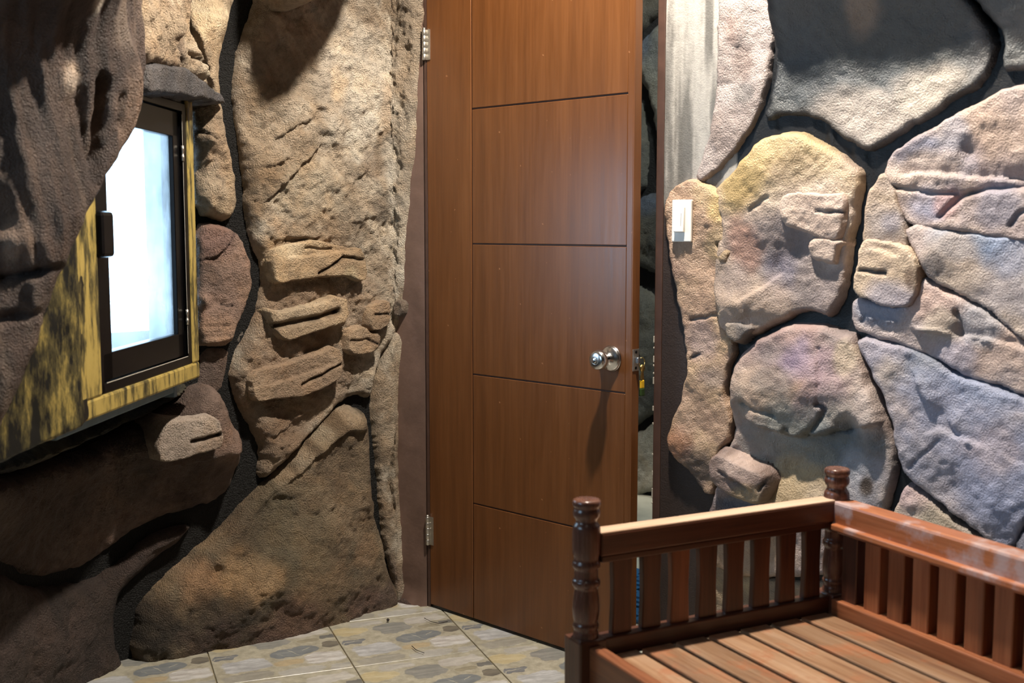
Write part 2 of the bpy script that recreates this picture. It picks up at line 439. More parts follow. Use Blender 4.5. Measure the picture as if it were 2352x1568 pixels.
def grid_object(name, V, keep, quads_shape, paint, mat, parent, flip=False):
    """V: (n,m,3) vertices, keep: (n,m) bool; makes quads where all four corners are kept"""
    n, m = quads_shape
    idx = np.arange(n * m).reshape(n, m)
    k = keep[:-1, :-1] & keep[1:, :-1] & keep[1:, 1:] & keep[:-1, 1:]
    q = np.stack([idx[:-1, :-1][k], idx[1:, :-1][k], idx[1:, 1:][k], idx[:-1, 1:][k]], axis=1)
    if flip: q = q[:, ::-1]
    used = np.unique(q); remap = np.full(n * m, -1); remap[used] = np.arange(len(used))
    verts = V.reshape(-1, 3)[used]; faces = remap[q]
    me = bpy.data.meshes.new(name)
    me.vertices.add(len(verts)); me.vertices.foreach_set('co', verts.astype(np.float32).ravel())
    me.loops.add(faces.size); me.loops.foreach_set('vertex_index', faces.astype(np.int32).ravel())
    me.polygons.add(len(faces)); me.polygons.foreach_set('loop_start', np.arange(0, faces.size, 4, dtype=np.int32))
    me.polygons.foreach_set('use_smooth', np.ones(len(faces), bool))
    me.update(calc_edges=True)
    ca = me.attributes.new('paint', 'FLOAT_COLOR', 'POINT')
    ca.data.foreach_set('color', paint.reshape(-1, 4)[used].astype(np.float32).ravel())
    me.materials.append(mat)
    o = bpy.data.objects.new(name, me); COL.objects.link(o)
    if parent: o.parent = parent
    return o

_seed = [0]
def rock(sheet, poly, parent, mat, base=-0.012, high=0.05, er=0.03, g=0.005, lift=None, bulge=0.0, rough=0.006, rscale=9.0,
         cols=((150, 125, 95), (120, 95, 70)), dabs=(), bumps=(), cracks=(), ledges=(), edge=None, grain=1.0, skirt=0.05,
         warp=0.006, name='rock', lean=None, streak=None, smooth=1, hole=None, label=None, grow=0.004):
    """One cement boulder. poly: outline traced in the photograph, turned into points on the sheet."""
    _seed[0] += 3; sd = _seed[0]
    if lift is None: lift = base + high * 0.7
    P = chaikin(sheet.path(poly, lift), smooth)
    s0, s1 = P[:, 0].min() - 4 * g, P[:, 0].max() + 4 * g
    h0, h1 = max(P[:, 1].min() - 4 * g, -0.01), min(P[:, 1].max() + 4 * g, 3.0)
    ss = np.arange(max(s0, 0), min(s1, sheet.L - 0.011), g); hh = np.arange(h0, h1, g)
    S, Hh = np.meshgrid(ss, hh, indexing='ij')
    WS = S + fbm(S * 30, Hh * 30, 3, sd) * warp; WH = Hh + fbm(S * 30, Hh * 30, 3, sd + 5) * warp
    d, _ = seg_dist(WS, WH, P, True)
    d = np.where(inside(WS, WH, P), d, -d)
    d = d + grow
    gs, gh = np.gradient(d, g)
    sn = np.abs(d) < 0.6 * g
    S2 = np.where(sn, S - d * gs, S); H2 = np.where(sn, np.maximum(Hh - d * gh, -0.01), Hh); d = np.where(sn, 0.0, d)
    t = np.clip(d / er, 0, 1)
    off = base + high * np.sqrt(np.clip(1 - (1 - t) ** 2, 0, 1))
    if bulge: off = off + bulge * sstep(0, max(d.max(), 1e-3) * 1.0, d)
    if lean is not None:            # (h low, h high, offset low, offset high)
        off = off + lean[2] + (lean[3] - lean[2]) * sstep(lean[0], lean[1], H2)
    nz = fbm(S * rscale, Hh * rscale, 5, sd + 9, 0.55)
    off = off + t * rough * 2.2 * nz + t * rough * 0.5 * fbm(S * rscale * 6, Hh * rscale * 6, 3, sd + 2)
    sat, tint = (0.84, np.array([0.98, 0.99, 1.10])) if sheet is RIGHT else (0.63, 1.06)
    def srgb_(*c):
        v = srgb(*c); l = v @ np.array([0.3, 0.55, 0.15]); return np.clip((l + (v - l) * sat) * tint, 0.002, 0.95)
    base_c = [srgb_(*c) for c in cols]
    w = sstep(-0.25, 0.3, fbm(S * 5, Hh * 5, 5, sd + 20, 0.6))[..., None]
    C = base_c[0] * (1 - w) + base_c[1] * w
    if len(base_c) > 2:
        w = sstep(0.05, 0.4, fbm(S * 6.5, Hh * 6.5, 5, sd + 31, 0.6))[..., None]
        C = C * (1 - w) + base_c[2] * w
    if streak is not None:          # brushed streaks along a direction (degrees from vertical)
        a = math.radians(streak[0]); u = S * math.cos(a) + Hh * math.sin(a); v = -S * math.sin(a) + Hh * math.cos(a)
        w = (sstep(-0.1, 0.35, fbm(u * 34, v * 2.6, 5, sd + 44, 0.6)) * streak[2])[..., None]
        C = C * (1 - w) + srgb_(*streak[1]) * w
        off = off + t * streak[3] * fbm(u * 22, v * 2.0, 4, sd + 45)
    for b in bumps:                 # (px, py, radius m, amp[, stretch])
        q = sheet.hit(b[0], b[1], lift); r = b[2]; st = b[4] if len(b) > 4 else 1.0
        dd = ((S - q[0]) / (r * st)) ** 2 + ((Hh - q[1]) / r) ** 2
        off = off + t * b[3] * np.exp(-dd * 1.2)
    for l in ledges:                # (points, amp, falloff): the left side of the path stands proud
        Q = sheet.path(l[0], lift); dd, sg = seg_dist(WS, WH, Q)
        sdist = dd * sg * sheet.sg
        end = np.minimum(np.hypot(S - Q[0, 0], Hh - Q[0, 1]), np.hypot(S - Q[-1, 0], Hh - Q[-1, 1]))
        fade = sstep(0, 0.05, end) if len(l) < 4 else 1.0
        off = off + t * l[1] * sstep(-0.004, 0.004, sdist) * np.exp(-np.maximum(sdist, 0) / l[2]) * fade
    for c in cracks:                # (points, half width, depth[, colour]); colour: line paint, also crack shade
        Q = sheet.path(c[0], lift); dd, _ = seg_dist(WS, WH, Q)
        e = np.exp(-(dd / c[1]) ** 2)
        off = off - t * c[2] * e
        if len(c) > 3:
            w = (np.exp(-(dd / (c[1] * 1.3)) ** 2) * sstep(-0.7, 0.2, fbm(S * 40, Hh * 40, 3, sd + 61)))[..., None]
            C = C * (1 - w) + srgb_(*c[3]) * w
    for b in dabs:                  # paint: (px, py, radius m, colour, strength[, stretch])
        q = sheet.hit(b[0], b[1], lift); r = b[2]; st = b[5] if len(b) > 5 else 1.0
        dd = np.sqrt(((S - q[0]) / (r * st)) ** 2 + ((Hh - q[1]) / r) ** 2) + 0.38 * fbm(S * 16, Hh * 16, 4, sd + int(b[0]) % 50)
        w = (b[4] * (1 - sstep(0.45, 1.15, dd)))[..., None]
        C = C * (1 - w) + srgb_(*b[3]) * w
    if edge is not None:            # sprayed dark paint along the joint: (width, colour, strength)
        ww = edge[0] * (1.0 + 0.6 * fbm(S * 12, Hh * 12, 3, sd + 71))
        w = (edge[2] * (1 - sstep(0.0, 1.0, d / ww)))[..., None]
        C = C * (1 - w) + srgb_(*edge[1]) * w
    off = np.where(d < 0, base - np.minimum(-d / (2.0 * g), 1.0) * skirt, off)
    x, y = sheet.pos(S2, off)
    V = np.stack([x, y, H2], axis=-1)
    keep = d > -2.6 * g
    if hole is not None:
        keep &= ~hole(S2, H2)
    A = np.full(S.shape + (1,), grain)
    o = grid_object(name, V, keep, S.shape, np.concatenate([C, A], axis=-1), mat, parent, sheet.sg < 0)
    if label: o['label'] = label
    return o

def backing(name, sheet, colour_fn, mat, g=0.02, off_fn=None, hole=None, h_top=2.95, s_rng=None):
    s0, s1 = s_rng if s_rng else (0, sheet.L - 0.011)
    S, Hh = np.meshgrid(np.linspace(s0, s1, int((s1 - s0) / g) + 2), np.linspace(0, h_top, int(h_top / g) + 2), indexing='ij')
    off = off_fn(S, Hh) if off_fn else np.zeros(S.shape)
    x, y = sheet.pos(S, off)
    keep = np.ones(S.shape, bool)
    if hole is not None: keep = ~hole(x, y, Hh)
    C = colour_fn(S, Hh)
    C = np.concatenate([C, np.ones(S.shape + (1,))], axis=-1)
    return grid_object(name, np.stack([x, y, Hh], axis=-1), keep, S.shape, C, mat, None, sheet.sg < 0)
def const_colour(c):
    return lambda S, Hh: np.broadcast_to(srgb(*c), S.shape + (3,)).copy()

# ------------------------------------------------------------------ plan of the room
HINGE = np.array([-0.26, 3.56]); DW = np.array([0.8075, -0.590]); DW /= np.hypot(*DW)     # along the door wall, towards the right
DN = np.array([DW[1], -DW[0]])                                                            # room-side normal of the door wall
OPEN_W = 0.803
JAMB = HINGE + DW * OPEN_W
CORNER = HINGE - DW * 0.155
_b = -DN * 0.014
LEFT = Sheet([tuple(HINGE - DW * 0.006 + _b), tuple(CORNER + DW * 0.075 + _b), tuple(CORNER + _b), (CORNER[0] - 0.10, CORNER[1] - 0.085), (-0.75, 3.345), (-1.0, 3.18), (-1.18, 3.02), (-1.27, 2.5), (-1.22, 1.2), (-1.22, -1.2)], flip=True)
RIGHT = Sheet([tuple(JAMB), tuple(JAMB + DW * 0.5), (1.12, 2.48), (1.55, 1.95), (2.0, 1.0), (2.3, -1.2)])
MASS = Sheet([(-0.83, 2.60), (-0.80, 2.44), (-0.835, 2.31), (-0.95, 2.20), (-1.12, 2.13), (-1.30, 2.0)], rounds=2, flip=True)
WIN_DIR = np.array([0.058, 1.0]); WIN_DIR /= np.hypot(*WIN_DIR)
WIN_P = EYE + ray(460, 868) * (3.10 / ray(460, 868)[1])
WIN_N = np.array([WIN_DIR[1], -WIN_DIR[0], 0.0])
def win_uv(px, py, depth=0.0):
    """pixel -> (distance along the window wall towards the door, height) on the casing plane moved back by depth"""
    p = on_plane(px, py, WIN_P - WIN_N * depth, WIN_N)
    return (p[0] - WIN_P[0]) * WIN_DIR[0] + (p[1] - WIN_P[1]) * WIN_DIR[1], p[2]
WG = dict(r=win_uv(403, 767, 0.02), tr=win_uv(370, 308, 0.02), l=win_uv(250, 808, 0.02))
def win_xy(u, out=0.0): return tuple((WIN_P[:2] + WIN_DIR * u + WIN_N[:2] * out))
WINS = Sheet([win_xy(0.16), win_xy(-0.95)], rounds=0, flip=True)
_ub = win_uv(190, 970)[0]
PANEL = Sheet([win_xy(_ub + 0.03, -0.012), win_xy(_ub, -0.012), (win_xy(_ub)[0] - 0.36, win_xy(_ub)[1] - 0.46)], rounds=0, flip=True)
print('window', WG, 'jamb', JAMB, 'corner', CORNER)

# ------------------------------------------------------------------ room shell
def window_hole(x, y, h):
    return (y > 2.38) & (y < 3.26) & (x < -0.9) & (h > 0.93) & (h < 1.5)
def rear_window_hole(x, y, h):
    return (y > 1.0) & (y < 1.7) & (x < -0.9) & (h > 0.95) & (h < 1.75)
wall_left = backing('wall_left', LEFT, const_colour((7, 6, 5)), ROCK_L, 0.02,
                    hole=lambda x, y, h: window_hole(x, y, h) | rear_window_hole(x, y, h))
tag(wall_left, 'cave-like left wall sculpted of brown painted cement rocks around the window', 'wall', kind='structure')

def right_colours(S, Hh):
    C = np.broadcast_to(srgb(11, 13, 17), S.shape + (3,)).copy()
    band = RIGHT.hit(1690, 600)[0]
    hsplit = RIGHT.hit(1545, 465)[1]
    edge_h = hsplit + 0.02 * fbm(S * 30, Hh * 8, 3, 90)
    brown = srgb(48, 38, 34); grey = srgb(146, 143, 138)
    st = sstep(-0.3, 0.4, fbm(S * 55, Hh * 3.2, 5, 91, 0.6))[..., None]
    g = grey * (0.42 + 0.72 * st)
    w = sstep(-0.02, 0.02, Hh - edge_h)[..., None]
    near = brown * (1 - w) + g * w
    k = (S < band)[..., None]
    return np.where(k, near, C)
def right_off(S, Hh):
    hs = RIGHT.hit(1545, 465)[1]
    return sstep(-0.02, 0.03, Hh - hs) * 0.004 * fbm(S * 60, Hh * 5, 4, 92) * (S > 0.01)
wall_right = backing('wall_right', RIGHT, right_colours, PLASTER, 0.006, off_fn=right_off)
tag(wall_right, 'right wall sculpted of big painted rocks with dark joints beside the door', 'wall', kind='structure')

# wall that holds the door: a strip left of the opening, the head above it
wall_door = empty('wall_back', (HINGE[0], HINGE[1], 0), math.atan2(DW[1], DW[0]))
tag(wall_door, 'brown painted wall that holds the brown door', 'wall', kind='structure')
# local x runs along the wall, local -y looks into the room
def jamb_strip():
    bm = bmesh.new(); n, mz = 12, 120; W0, W1 = -0.19, -0.012; g = []
    for i in range(n + 1):
        row = []
        for j in range(mz + 1):
            x = W0 + (W1 - W0) * i / n; z = 2.12 * j / mz
            lump = 0.004 * float(fbm(np.array(x * 12.0), np.array(z * 9.0), 4, 3))
            foot = 0.022 * max(0, 1 - z / 0.05) * (0.7 + 0.6 * float(fbm(np.array(x * 60.0), np.array(z * 60.0), 3, 8)))
            row.append(bm.verts.new((x, -lump - foot if i < n else 0.0, z)))
        g.append(row)
    for i in range(n):
        for j in range(mz):
            bm.faces.new((g[i][j], g[i + 1][j], g[i + 1][j + 1], g[i][j + 1]))
    return bm
link_bm('jamb_face', jamb_strip(), BROWN_PAINT, wall_door)
box('jamb_core', (0.18, 0.11, 2.12), (-0.102, 0.065, 1.06), BROWN_PAINT, wall_door, bevel=0.002)
box('door_head', (1.1, 0.12, 0.83), (OPEN_W / 2, 0.061, 2.535), BROWN_PAINT, wall_door, bevel=0.002)
box('end_core', (0.2, 0.09, 2.95), (OPEN_W + 0.13, 0.075, 1.475), JAMB_PAINT, wall_door, bevel=0.002)
frame = empty('trim_1', (HINGE[0], HINGE[1], 0), math.atan2(DW[1], DW[0]))
tag(frame, 'dark brown painted wooden door frame around the ajar door', 'door frame', kind='structure')
box('frame_post', (0.022, 0.124, 2.09), (OPEN_W + 0.006, 0.058, 1.045), JAMB_PAINT, frame, bevel=0.002)
box('frame_post', (0.012, 0.10, 2.09), (-0.006, 0.052, 1.045), JAMB_PAINT, frame, bevel=0.001)
box('frame_head', (OPEN_W + 0.04, 0.12, 0.03), (OPEN_W / 2, 0.06, 2.105), JAMB_PAINT, frame, bevel=0.002)
box('door_stop', (0.014, 0.035, 2.08), (OPEN_W - 0.012, 0.09, 1.04), JAMB_PAINT, frame, bevel=0.001)
rr = random.Random(4)
for k in range(14):        # chips in the paint of the frame edge
    z = 0.35 + 0.6 * rr.random()
    box('paint_chip', (0.0035, 0.0035, 0.004 + 0.02 * rr.random() ** 2), (OPEN_W - 0.0052, -0.0042, z), WHITE_CHIP, frame, bevel=0.0006, seg=1)

floor = link_bm('floor', box_bm(7.0, 8.5, 0.05), GROUT, smooth=False)
floor.location = (0, 2.0, -0.0275)
tag(floor, 'floor of stone-print ceramic tiles', 'floor', kind='structure')
TA = math.radians(20.5); TU = np.array([math.cos(TA), math.sin(TA)]); TV = np.array([math.sin(TA), -math.cos(TA)])
T0 = np.array([-0.56, 3.40]); TS = 0.365
tile_me = None
for i in range(-4, 9):
    for j in range(-2, 9):
        c = T0 + TU * TS * (i + 0.5) + TV * TS * (j + 0.5)
        if not (-1.5 < c[0] < 2.0 and 0.9 < c[1] < 4.0): continue
        if np.dot(c - HINGE, DN) < -0.16: continue
        if tile_me is None:
            t = box('floor_tile', (TS - 0.0035, TS - 0.0035, 0.010), (0, 0, 0), TILE, None, bevel=0.0012, seg=1); tile_me = t.data
        else:
            t = bpy.data.objects.new('floor_tile', tile_me); COL.objects.link(t)
        t.parent = floor; t.location = (c[0] - floor.location[0], c[1] - floor.location[1], 0.0245)
        t.rotation_euler = (0, 0, TA)
bfl = box('bathroom_floor', (2.6, 2.1, 0.008), (0, 0, 0), BATH_TILE, floor, bevel=0.001)
bc = JAMB + DW * 0.1 - DN * 1.06
bfl.location = (bc[0] - floor.location[0], bc[1] - floor.location[1], 0.0268); bfl.rotation_euler = (0, 0, math.atan2(DW[1], DW[0]))
ceil = link_bm('ceiling', box_bm(7.0, 8.5, 0.05), CEIL, smooth=False); ceil.location = (0, 2.0, CEIL_H + 0.025)
tag(ceil, 'plain brown-grey ceiling above the cave room', 'ceiling', kind='structure')
rear = link_bm('wall_rear', box_bm(4.2, 0.1, 2.95), REARWALL, smooth=False); rear.location = (0.5, -1.2, 1.475)
tag(rear, 'plain brown wall at the far end opposite the door', 'wall', kind='structure')

# ------------------------------------------------------------------ left wall rocks
BLK = (18, 15, 13)
def L(poly, **k): return rock(LEFT, poly, wall_left, ROCK_L, **k)
TOPY = -620
# the great face beside the door frame
L([(585, TOPY), (1010, TOPY), (985, -200), (974, 0), (962, 150), (952, 330), (940, 450), (931, 560), (924, 680), (912, 760), (868, 830),
   (856, 900), (848, 915), (825, 905), (785, 922), (745, 965), (690, 1025), (640, 1075), (605, 1100), (592, 1085), (603, 1040), (590, 1000), (560, 950),
   (540, 900), (530, 850), (545, 805), (575, 760), (600, 700), (605, 640), (598, 590), (575, 540), (566, 480), (562, 400), (548, 310), (540, 210), (546, 130), (570, 60), (592, -10)],
  high=0.045, er=0.03, rough=0.013, rscale=11, g=0.0045, grain=1.2, streak=(-38, (128, 106, 78), 0.5, 0.006),
  cols=((176, 158, 130), (146, 124, 94), (190, 176, 152)),
  dabs=[(770, 200, 0.07, (206, 162, 92), 0.75, 0.5), (830, 190, 0.2, (196, 182, 160), 0.5), (900, 400, 0.16, (196, 186, 166), 0.6, 0.4), (620, 360, 0.14, (146, 116, 74), 0.7),
        (590, 440, 0.10, (128, 100, 62), 0.7, 0.6), (700, 460, 0.14, (188, 168, 132), 0.5), (870, 480, 0.05, (84, 68, 52), 0.6), (850, 380, 0.05, (120, 94, 66), 0.5),
        (690, 600, 0.2, (160, 126, 82), 0.6), (680, 820, 0.25, (146, 110, 72), 0.7), (640, 980, 0.16, (128, 94, 58), 0.7), (620, 600, 0.07, (176, 140, 84), 0.6),
        (560, 200, 0.07, (110, 84, 52), 0.6, 0.5), (600, 220, 0.08, (128, 104, 70), 0.5), (820, 680, 0.10, (150, 118, 82), 0.5), (880, 250, 0.09, (176, 136, 84), 0.45, 0.4)],
  bumps=[(640, 90, 0.13, 0.02), (760, 300, 0.07, 0.02, 0.6), (840, 250, 0.10, 0.016), (690, 250, 0.10, 0.014), (870, 470, 0.035, 0.015), (660, 400, 0.10, 0.016, 1.6), (700, 500, 0.12, 0.014, 2.0),
         (610, 240, 0.06, 0.02), (650, 330, 0.05, 0.01, 1.8), (620, 1020, 0.06, 0.02), (900, 330, 0.08, 0.012, 0.5), (560, 880, 0.05, 0.015),
         (820, -40, 0.06, 0.03)],
  ledges=[([(590, 470), (640, 420), (700, 360), (740, 320)], 0.016, 0.05), ([(610, 330), (650, 300), (720, 265)], 0.012, 0.04), ([(600, 1010), (660, 975), (740, 920)], 0.01, 0.04),
          ([(600, 560), (650, 545), (740, 548)], 0.014, 0.03), ([(560, 390), (620, 380), (660, 350)], 0.012, 0.05)],
  cracks=[([(645, 535), (650, 565)], 0.004, 0.01, (60, 44, 30)), ([(700, 545), (650, 556), (700, 552), (730, 546)], 0.003, 0.006, (60, 44, 30)),
          ([(820, 640), (850, 690), (845, 720)], 0.004, 0.005), ([(800, 430), (830, 400), (845, 420)], 0.004, 0.008)])
# ridge beside the door frame
L([(896, 775), (908, 764), (918, 770), (920, 800), (912, 900), (912, 1100), (922, 1280), (930, 1380), (912, 1392), (896, 1300), (880, 1200), (874, 1100), (862, 1000), (858, 930), (866, 850)],
  high=0.045, er=0.02, rough=0.008, g=0.0045, grain=1.3, cols=((164, 140, 106), (142, 116, 82), (178, 160, 132)),
  cracks=[([(905, 1000), (895, 1100), (905, 1170)], 0.006, 0.02)],
  bumps=[(895, 800, 0.035, 0.012)], dabs=[(900, 1320, 0.08, (110, 84, 66), 0.7)])
# big boulder at the foot of the wall
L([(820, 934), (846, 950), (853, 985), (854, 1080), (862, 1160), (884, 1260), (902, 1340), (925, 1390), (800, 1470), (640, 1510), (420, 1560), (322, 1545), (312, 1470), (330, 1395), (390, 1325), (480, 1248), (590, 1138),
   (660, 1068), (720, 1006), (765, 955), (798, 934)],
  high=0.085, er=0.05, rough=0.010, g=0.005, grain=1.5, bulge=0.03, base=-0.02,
  cols=((142, 116, 76), (116, 92, 60), (100, 84, 58)),
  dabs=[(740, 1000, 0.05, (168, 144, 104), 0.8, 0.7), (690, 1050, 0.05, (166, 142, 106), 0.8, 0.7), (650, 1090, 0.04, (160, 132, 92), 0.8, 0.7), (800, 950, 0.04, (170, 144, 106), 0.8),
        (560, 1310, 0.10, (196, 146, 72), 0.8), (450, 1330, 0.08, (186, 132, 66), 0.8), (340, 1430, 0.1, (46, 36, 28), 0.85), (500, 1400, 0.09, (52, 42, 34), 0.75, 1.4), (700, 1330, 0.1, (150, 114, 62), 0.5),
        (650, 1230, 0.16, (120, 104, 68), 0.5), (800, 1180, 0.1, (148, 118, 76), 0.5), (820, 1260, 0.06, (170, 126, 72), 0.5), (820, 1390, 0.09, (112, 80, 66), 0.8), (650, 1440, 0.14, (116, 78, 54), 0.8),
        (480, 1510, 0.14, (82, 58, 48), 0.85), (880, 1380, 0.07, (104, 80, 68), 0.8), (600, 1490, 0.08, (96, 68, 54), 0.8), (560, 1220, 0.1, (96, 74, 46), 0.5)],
  bumps=[(700, 1300, 0.12, 0.02), (560, 1340, 0.09, 0.02), (830, 1150, 0.06, 0.015), (780, 1060, 0.08, -0.02), (620, 1180, 0.12, -0.02, 1.4), (640, 1440, 0.2, 0.03, 1.8)],
  ledges=[([(640, 1120), (720, 1045), (790, 985), (845, 985)], 0.02, 0.05)], skirt=0.06)
# mortar foot along the floor
L([(920, 1372), (990, 1402), (930, 1418), (800, 1442), (620, 1480), (430, 1532), (300, 1568), (230, 1600), (230, 1560), (420, 1515), (620, 1462), (820, 1410)],
  base=-0.01, high=0.07, er=0.05, rough=0.006, cols=((96, 70, 60), (82, 58, 46)), grain=1.0)
# slabs stuck on the great face
SL = dict(name='stone_slab', base=0.032, er=0.006, g=0.0034, rough=0.0022, rscale=16, warp=0.004, grain=0.8, skirt=0.03)
L([(622, 578), (645, 566), (738, 550), (758, 566), (800, 570), (831, 570), (839, 640), (822, 647), (792, 631), (742, 633), (690, 640), (640, 649), (627, 640)], high=0.042, lift=0.06,
  cols=((176, 142, 90), (156, 124, 78)), ledges=[([(640, 590), (700, 588), (760, 580), (830, 575)], -0.010, 0.03)],
  cracks=[([(728, 628), (765, 605), (785, 592), (828, 594)], 0.004, 0.014, (70, 50, 30)), ([(700, 570), (760, 572)], 0.004, 0.008)], dabs=[(660, 568, 0.04, (206, 182, 136), 0.7, 1.6), (640, 640, 0.03, (190, 156, 100), 0.7), (800, 630, 0.03, (170, 150, 100), 0.6)], **SL)
L([(612, 706), (638, 718), (700, 704), (790, 674), (798, 735), (745, 752), (700, 768), (652, 781), (636, 770), (624, 745)], high=0.045, lift=0.06,
  cols=((176, 144, 96), (160, 128, 84)), cracks=[([(630, 748), (680, 738), (740, 724), (772, 714)], 0.008, 0.026, (60, 44, 30))], dabs=[(690, 712, 0.05, (196, 168, 124), 0.6, 2.0)], **SL)
L([(570, 866), (592, 850), (650, 838), (720, 815), (772, 794), (783, 830), (779, 868), (740, 890), (690, 908), (630, 916), (590, 923), (580, 908)], high=0.045, lift=0.06,
  cols=((162, 130, 90), (146, 114, 78)), ledges=[([(600, 885), (660, 872), (720, 850), (780, 828)], -0.012, 0.04)], cracks=[([(690, 882), (730, 862), (782, 834)], 0.004, 0.014, (66, 46, 30))], **SL)
L([(796, 762), (834, 746), (846, 768), (868, 764), (866, 796), (842, 811), (797, 813)], high=0.04, lift=0.055, cols=((166, 132, 88), (148, 116, 78)), cracks=[([(800, 782), (835, 778), (862, 790)], 0.003, 0.008, (70, 50, 32))], **SL)
L([(846, 706), (870, 691), (893, 693), (891, 740), (872, 757), (849, 755)], high=0.035, lift=0.055, cols=((170, 136, 90), (150, 118, 80)), cracks=[([(858, 722), (892, 722)], 0.003, 0.008, (60, 44, 30))], **SL)
L([(902, 700), (916, 690), (928, 696), (928, 715), (918, 727), (905, 722)], high=0.03, lift=0.03, cols=((120, 102, 84), (100, 84, 70)), **{**SL, 'base': 0.008})
# rock over and beside the window
L([(395, TOPY), (575, TOPY), (560, -80), (528, 45), (506, 120), (505, 200), (518, 290), (536, 380), (549, 450), (538, 497), (512, 508), (452, 488), (447, 330), (447, 236), (470, 235), (440, 160), (395, 60), (390, -80)],
  high=0.06, er=0.03, rough=0.011, g=0.0045, grain=1.0, cols=((172, 144, 102), (148, 120, 82), (186, 164, 126)), bulge=0.02,
  dabs=[(330, 60, 0.07, (150, 124, 84), 0.6, 0.4), (400, 70, 0.08, (112, 88, 66), 0.6, 0.5), (470, 60, 0.1, (196, 164, 110), 0.5), (490, 180, 0.07, (172, 150, 112), 0.5), (500, 330, 0.08, (150, 122, 88), 0.5), (470, 420, 0.08, (164, 140, 108), 0.5), (420, 170, 0.05, (84, 78, 78), 0.7)],
  bumps=[(440, 60, 0.08, 0.05), (380, 90, 0.07, 0.06), (470, 320, 0.03, 0.03), (480, 440, 0.05, 0.02), (420, 130, 0.05, 0.05), (500, 60, 0.06, 0.03)],
  ledges=[([(440, 165), (470, 185), (490, 215)], 0.03, 0.06), ([(450, 372), (470, 374), (490, 360)], 0.03, 0.035), ([(450, 500), (490, 508), (540, 500)], 0.02, 0.04)],
  cracks=[([(400, 60), (395, 110), (405, 150)], 0.006, 0.02, (60, 44, 40)), ([(420, 120), (445, 145), (462, 165)], 0.006, 0.02, (70, 52, 36)), ([(444, 300), (470, 312), (482, 320)], 0.005, 0.016, (70, 52, 36)),
          ([(476, 270), (496, 276)], 0.003, 0.008, (80, 60, 40)), ([(490, 405), (505, 415), (502, 425)], 0.003, 0.008, (80, 60, 40))], hole=None)
# reddish rock beside the window
L([(452, 514), (500, 512), (540, 530), (562, 562), (577, 602), (580, 660), (562, 715), (545, 752), (527, 792), (490, 795), (458, 795), (456, 650)],
  high=0.055, er=0.02, rough=0.007, g=0.0045, cols=((146, 110, 88), (124, 92, 74), (160, 122, 92)), dabs=[(490, 545, 0.06, (132, 92, 80), 0.7), (480, 640, 0.05, (104, 84, 76), 0.6), (500, 760, 0.06, (164, 122, 86), 0.7, 1.5)],
  ledges=[([(460, 596), (490, 588), (515, 570), (536, 536)], 0.012, 0.05), ([(458, 728), (500, 700), (540, 690)], -0.012, 0.05)],
  cracks=[([(458, 597), (490, 592), (520, 565), (537, 535)], 0.003, 0.006, (80, 56, 48)), ([(505, 697), (535, 702)], 0.003, 0.01, (60, 42, 36)), ([(460, 748), (520, 745)], 0.003, 0.006, (90, 64, 50)), ([(460, 772), (520, 772)], 0.003, 0.006, (90, 64, 50))],
  bumps=[(462, 690, 0.02, 0.03)])
# shaded gap stone below it
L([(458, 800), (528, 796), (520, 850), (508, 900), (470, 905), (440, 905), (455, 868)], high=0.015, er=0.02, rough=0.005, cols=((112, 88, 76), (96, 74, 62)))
# grey rough filling in the joint
L([(545, 760), (575, 735), (592, 700), (600, 712), (580, 760), (548, 800), (535, 815), (528, 800)], high=0.012, er=0.02, rough=0.008, grain=1.6, cols=((132, 122, 110), (110, 98, 86)))
# boulder below the window
L([(360, 955), (410, 915), (462, 888), (500, 892), (514, 930), (532, 972), (556, 1005), (567, 1030), (563, 1085), (550, 1138), (505, 1172), (440, 1188), (390, 1200), (335, 1228), (260, 1290), (205, 1328), (120, 1340), (95, 1336), (60, 1312), (20, 1298), (-60, 1290),
   (-60, 1110), (80, 1085), (220, 1040), (310, 985)],
  high=0.09, er=0.05, rough=0.008, bulge=0.02, cols=((108, 82, 68), (90, 68, 56), (78, 58, 48)), lean=(0.42, 0.72, -0.06, 0.04),
  dabs=[(520, 1000, 0.07, (146, 108, 82), 0.7), (480, 920, 0.06, (136, 106, 88), 0.6), (100, 1150, 0.25, (58, 46, 38), 0.6), (300, 1080, 0.1, (70, 58, 50), 0.5)],
  bumps=[(540, 1030, 0.05, 0.03), (420, 1190, 0.05, 0.02, 2), (90, 1320, 0.03, 0.03)],
  ledges=[([(300, 1088), (420, 1060), (566, 1028)], 0.035, 0.10)])
L([(362, 990), (385, 968), (440, 962), (494, 955), (508, 990), (505, 1024), (470, 1036), (430, 1046), (360, 1063), (357, 1030)], lift=0.16, high=0.045, cols=((164, 142, 122), (146, 122, 100)),
  cracks=[([(436, 1013), (470, 1004), (500, 994)], 0.005, 0.02, (50, 38, 32))], dabs=[(430, 975, 0.05, (176, 156, 136), 0.6, 2)], lean=(0.3, 0.4, 0.075, 0.095), **{**SL, 'base': 0.04})
# lower left mass, dark brown deepened to carry the shade there
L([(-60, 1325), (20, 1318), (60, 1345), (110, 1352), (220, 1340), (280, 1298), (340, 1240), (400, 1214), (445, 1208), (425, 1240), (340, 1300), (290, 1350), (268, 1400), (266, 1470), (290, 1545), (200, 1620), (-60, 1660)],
  high=0.06, er=0.05, rough=0.008, bulge=0.02, cols=((70, 52, 44), (58, 44, 37), (50, 38, 32)), cracks=[([(200, 1320), (300, 1290), (400, 1250)], 0.01, 0.012)])
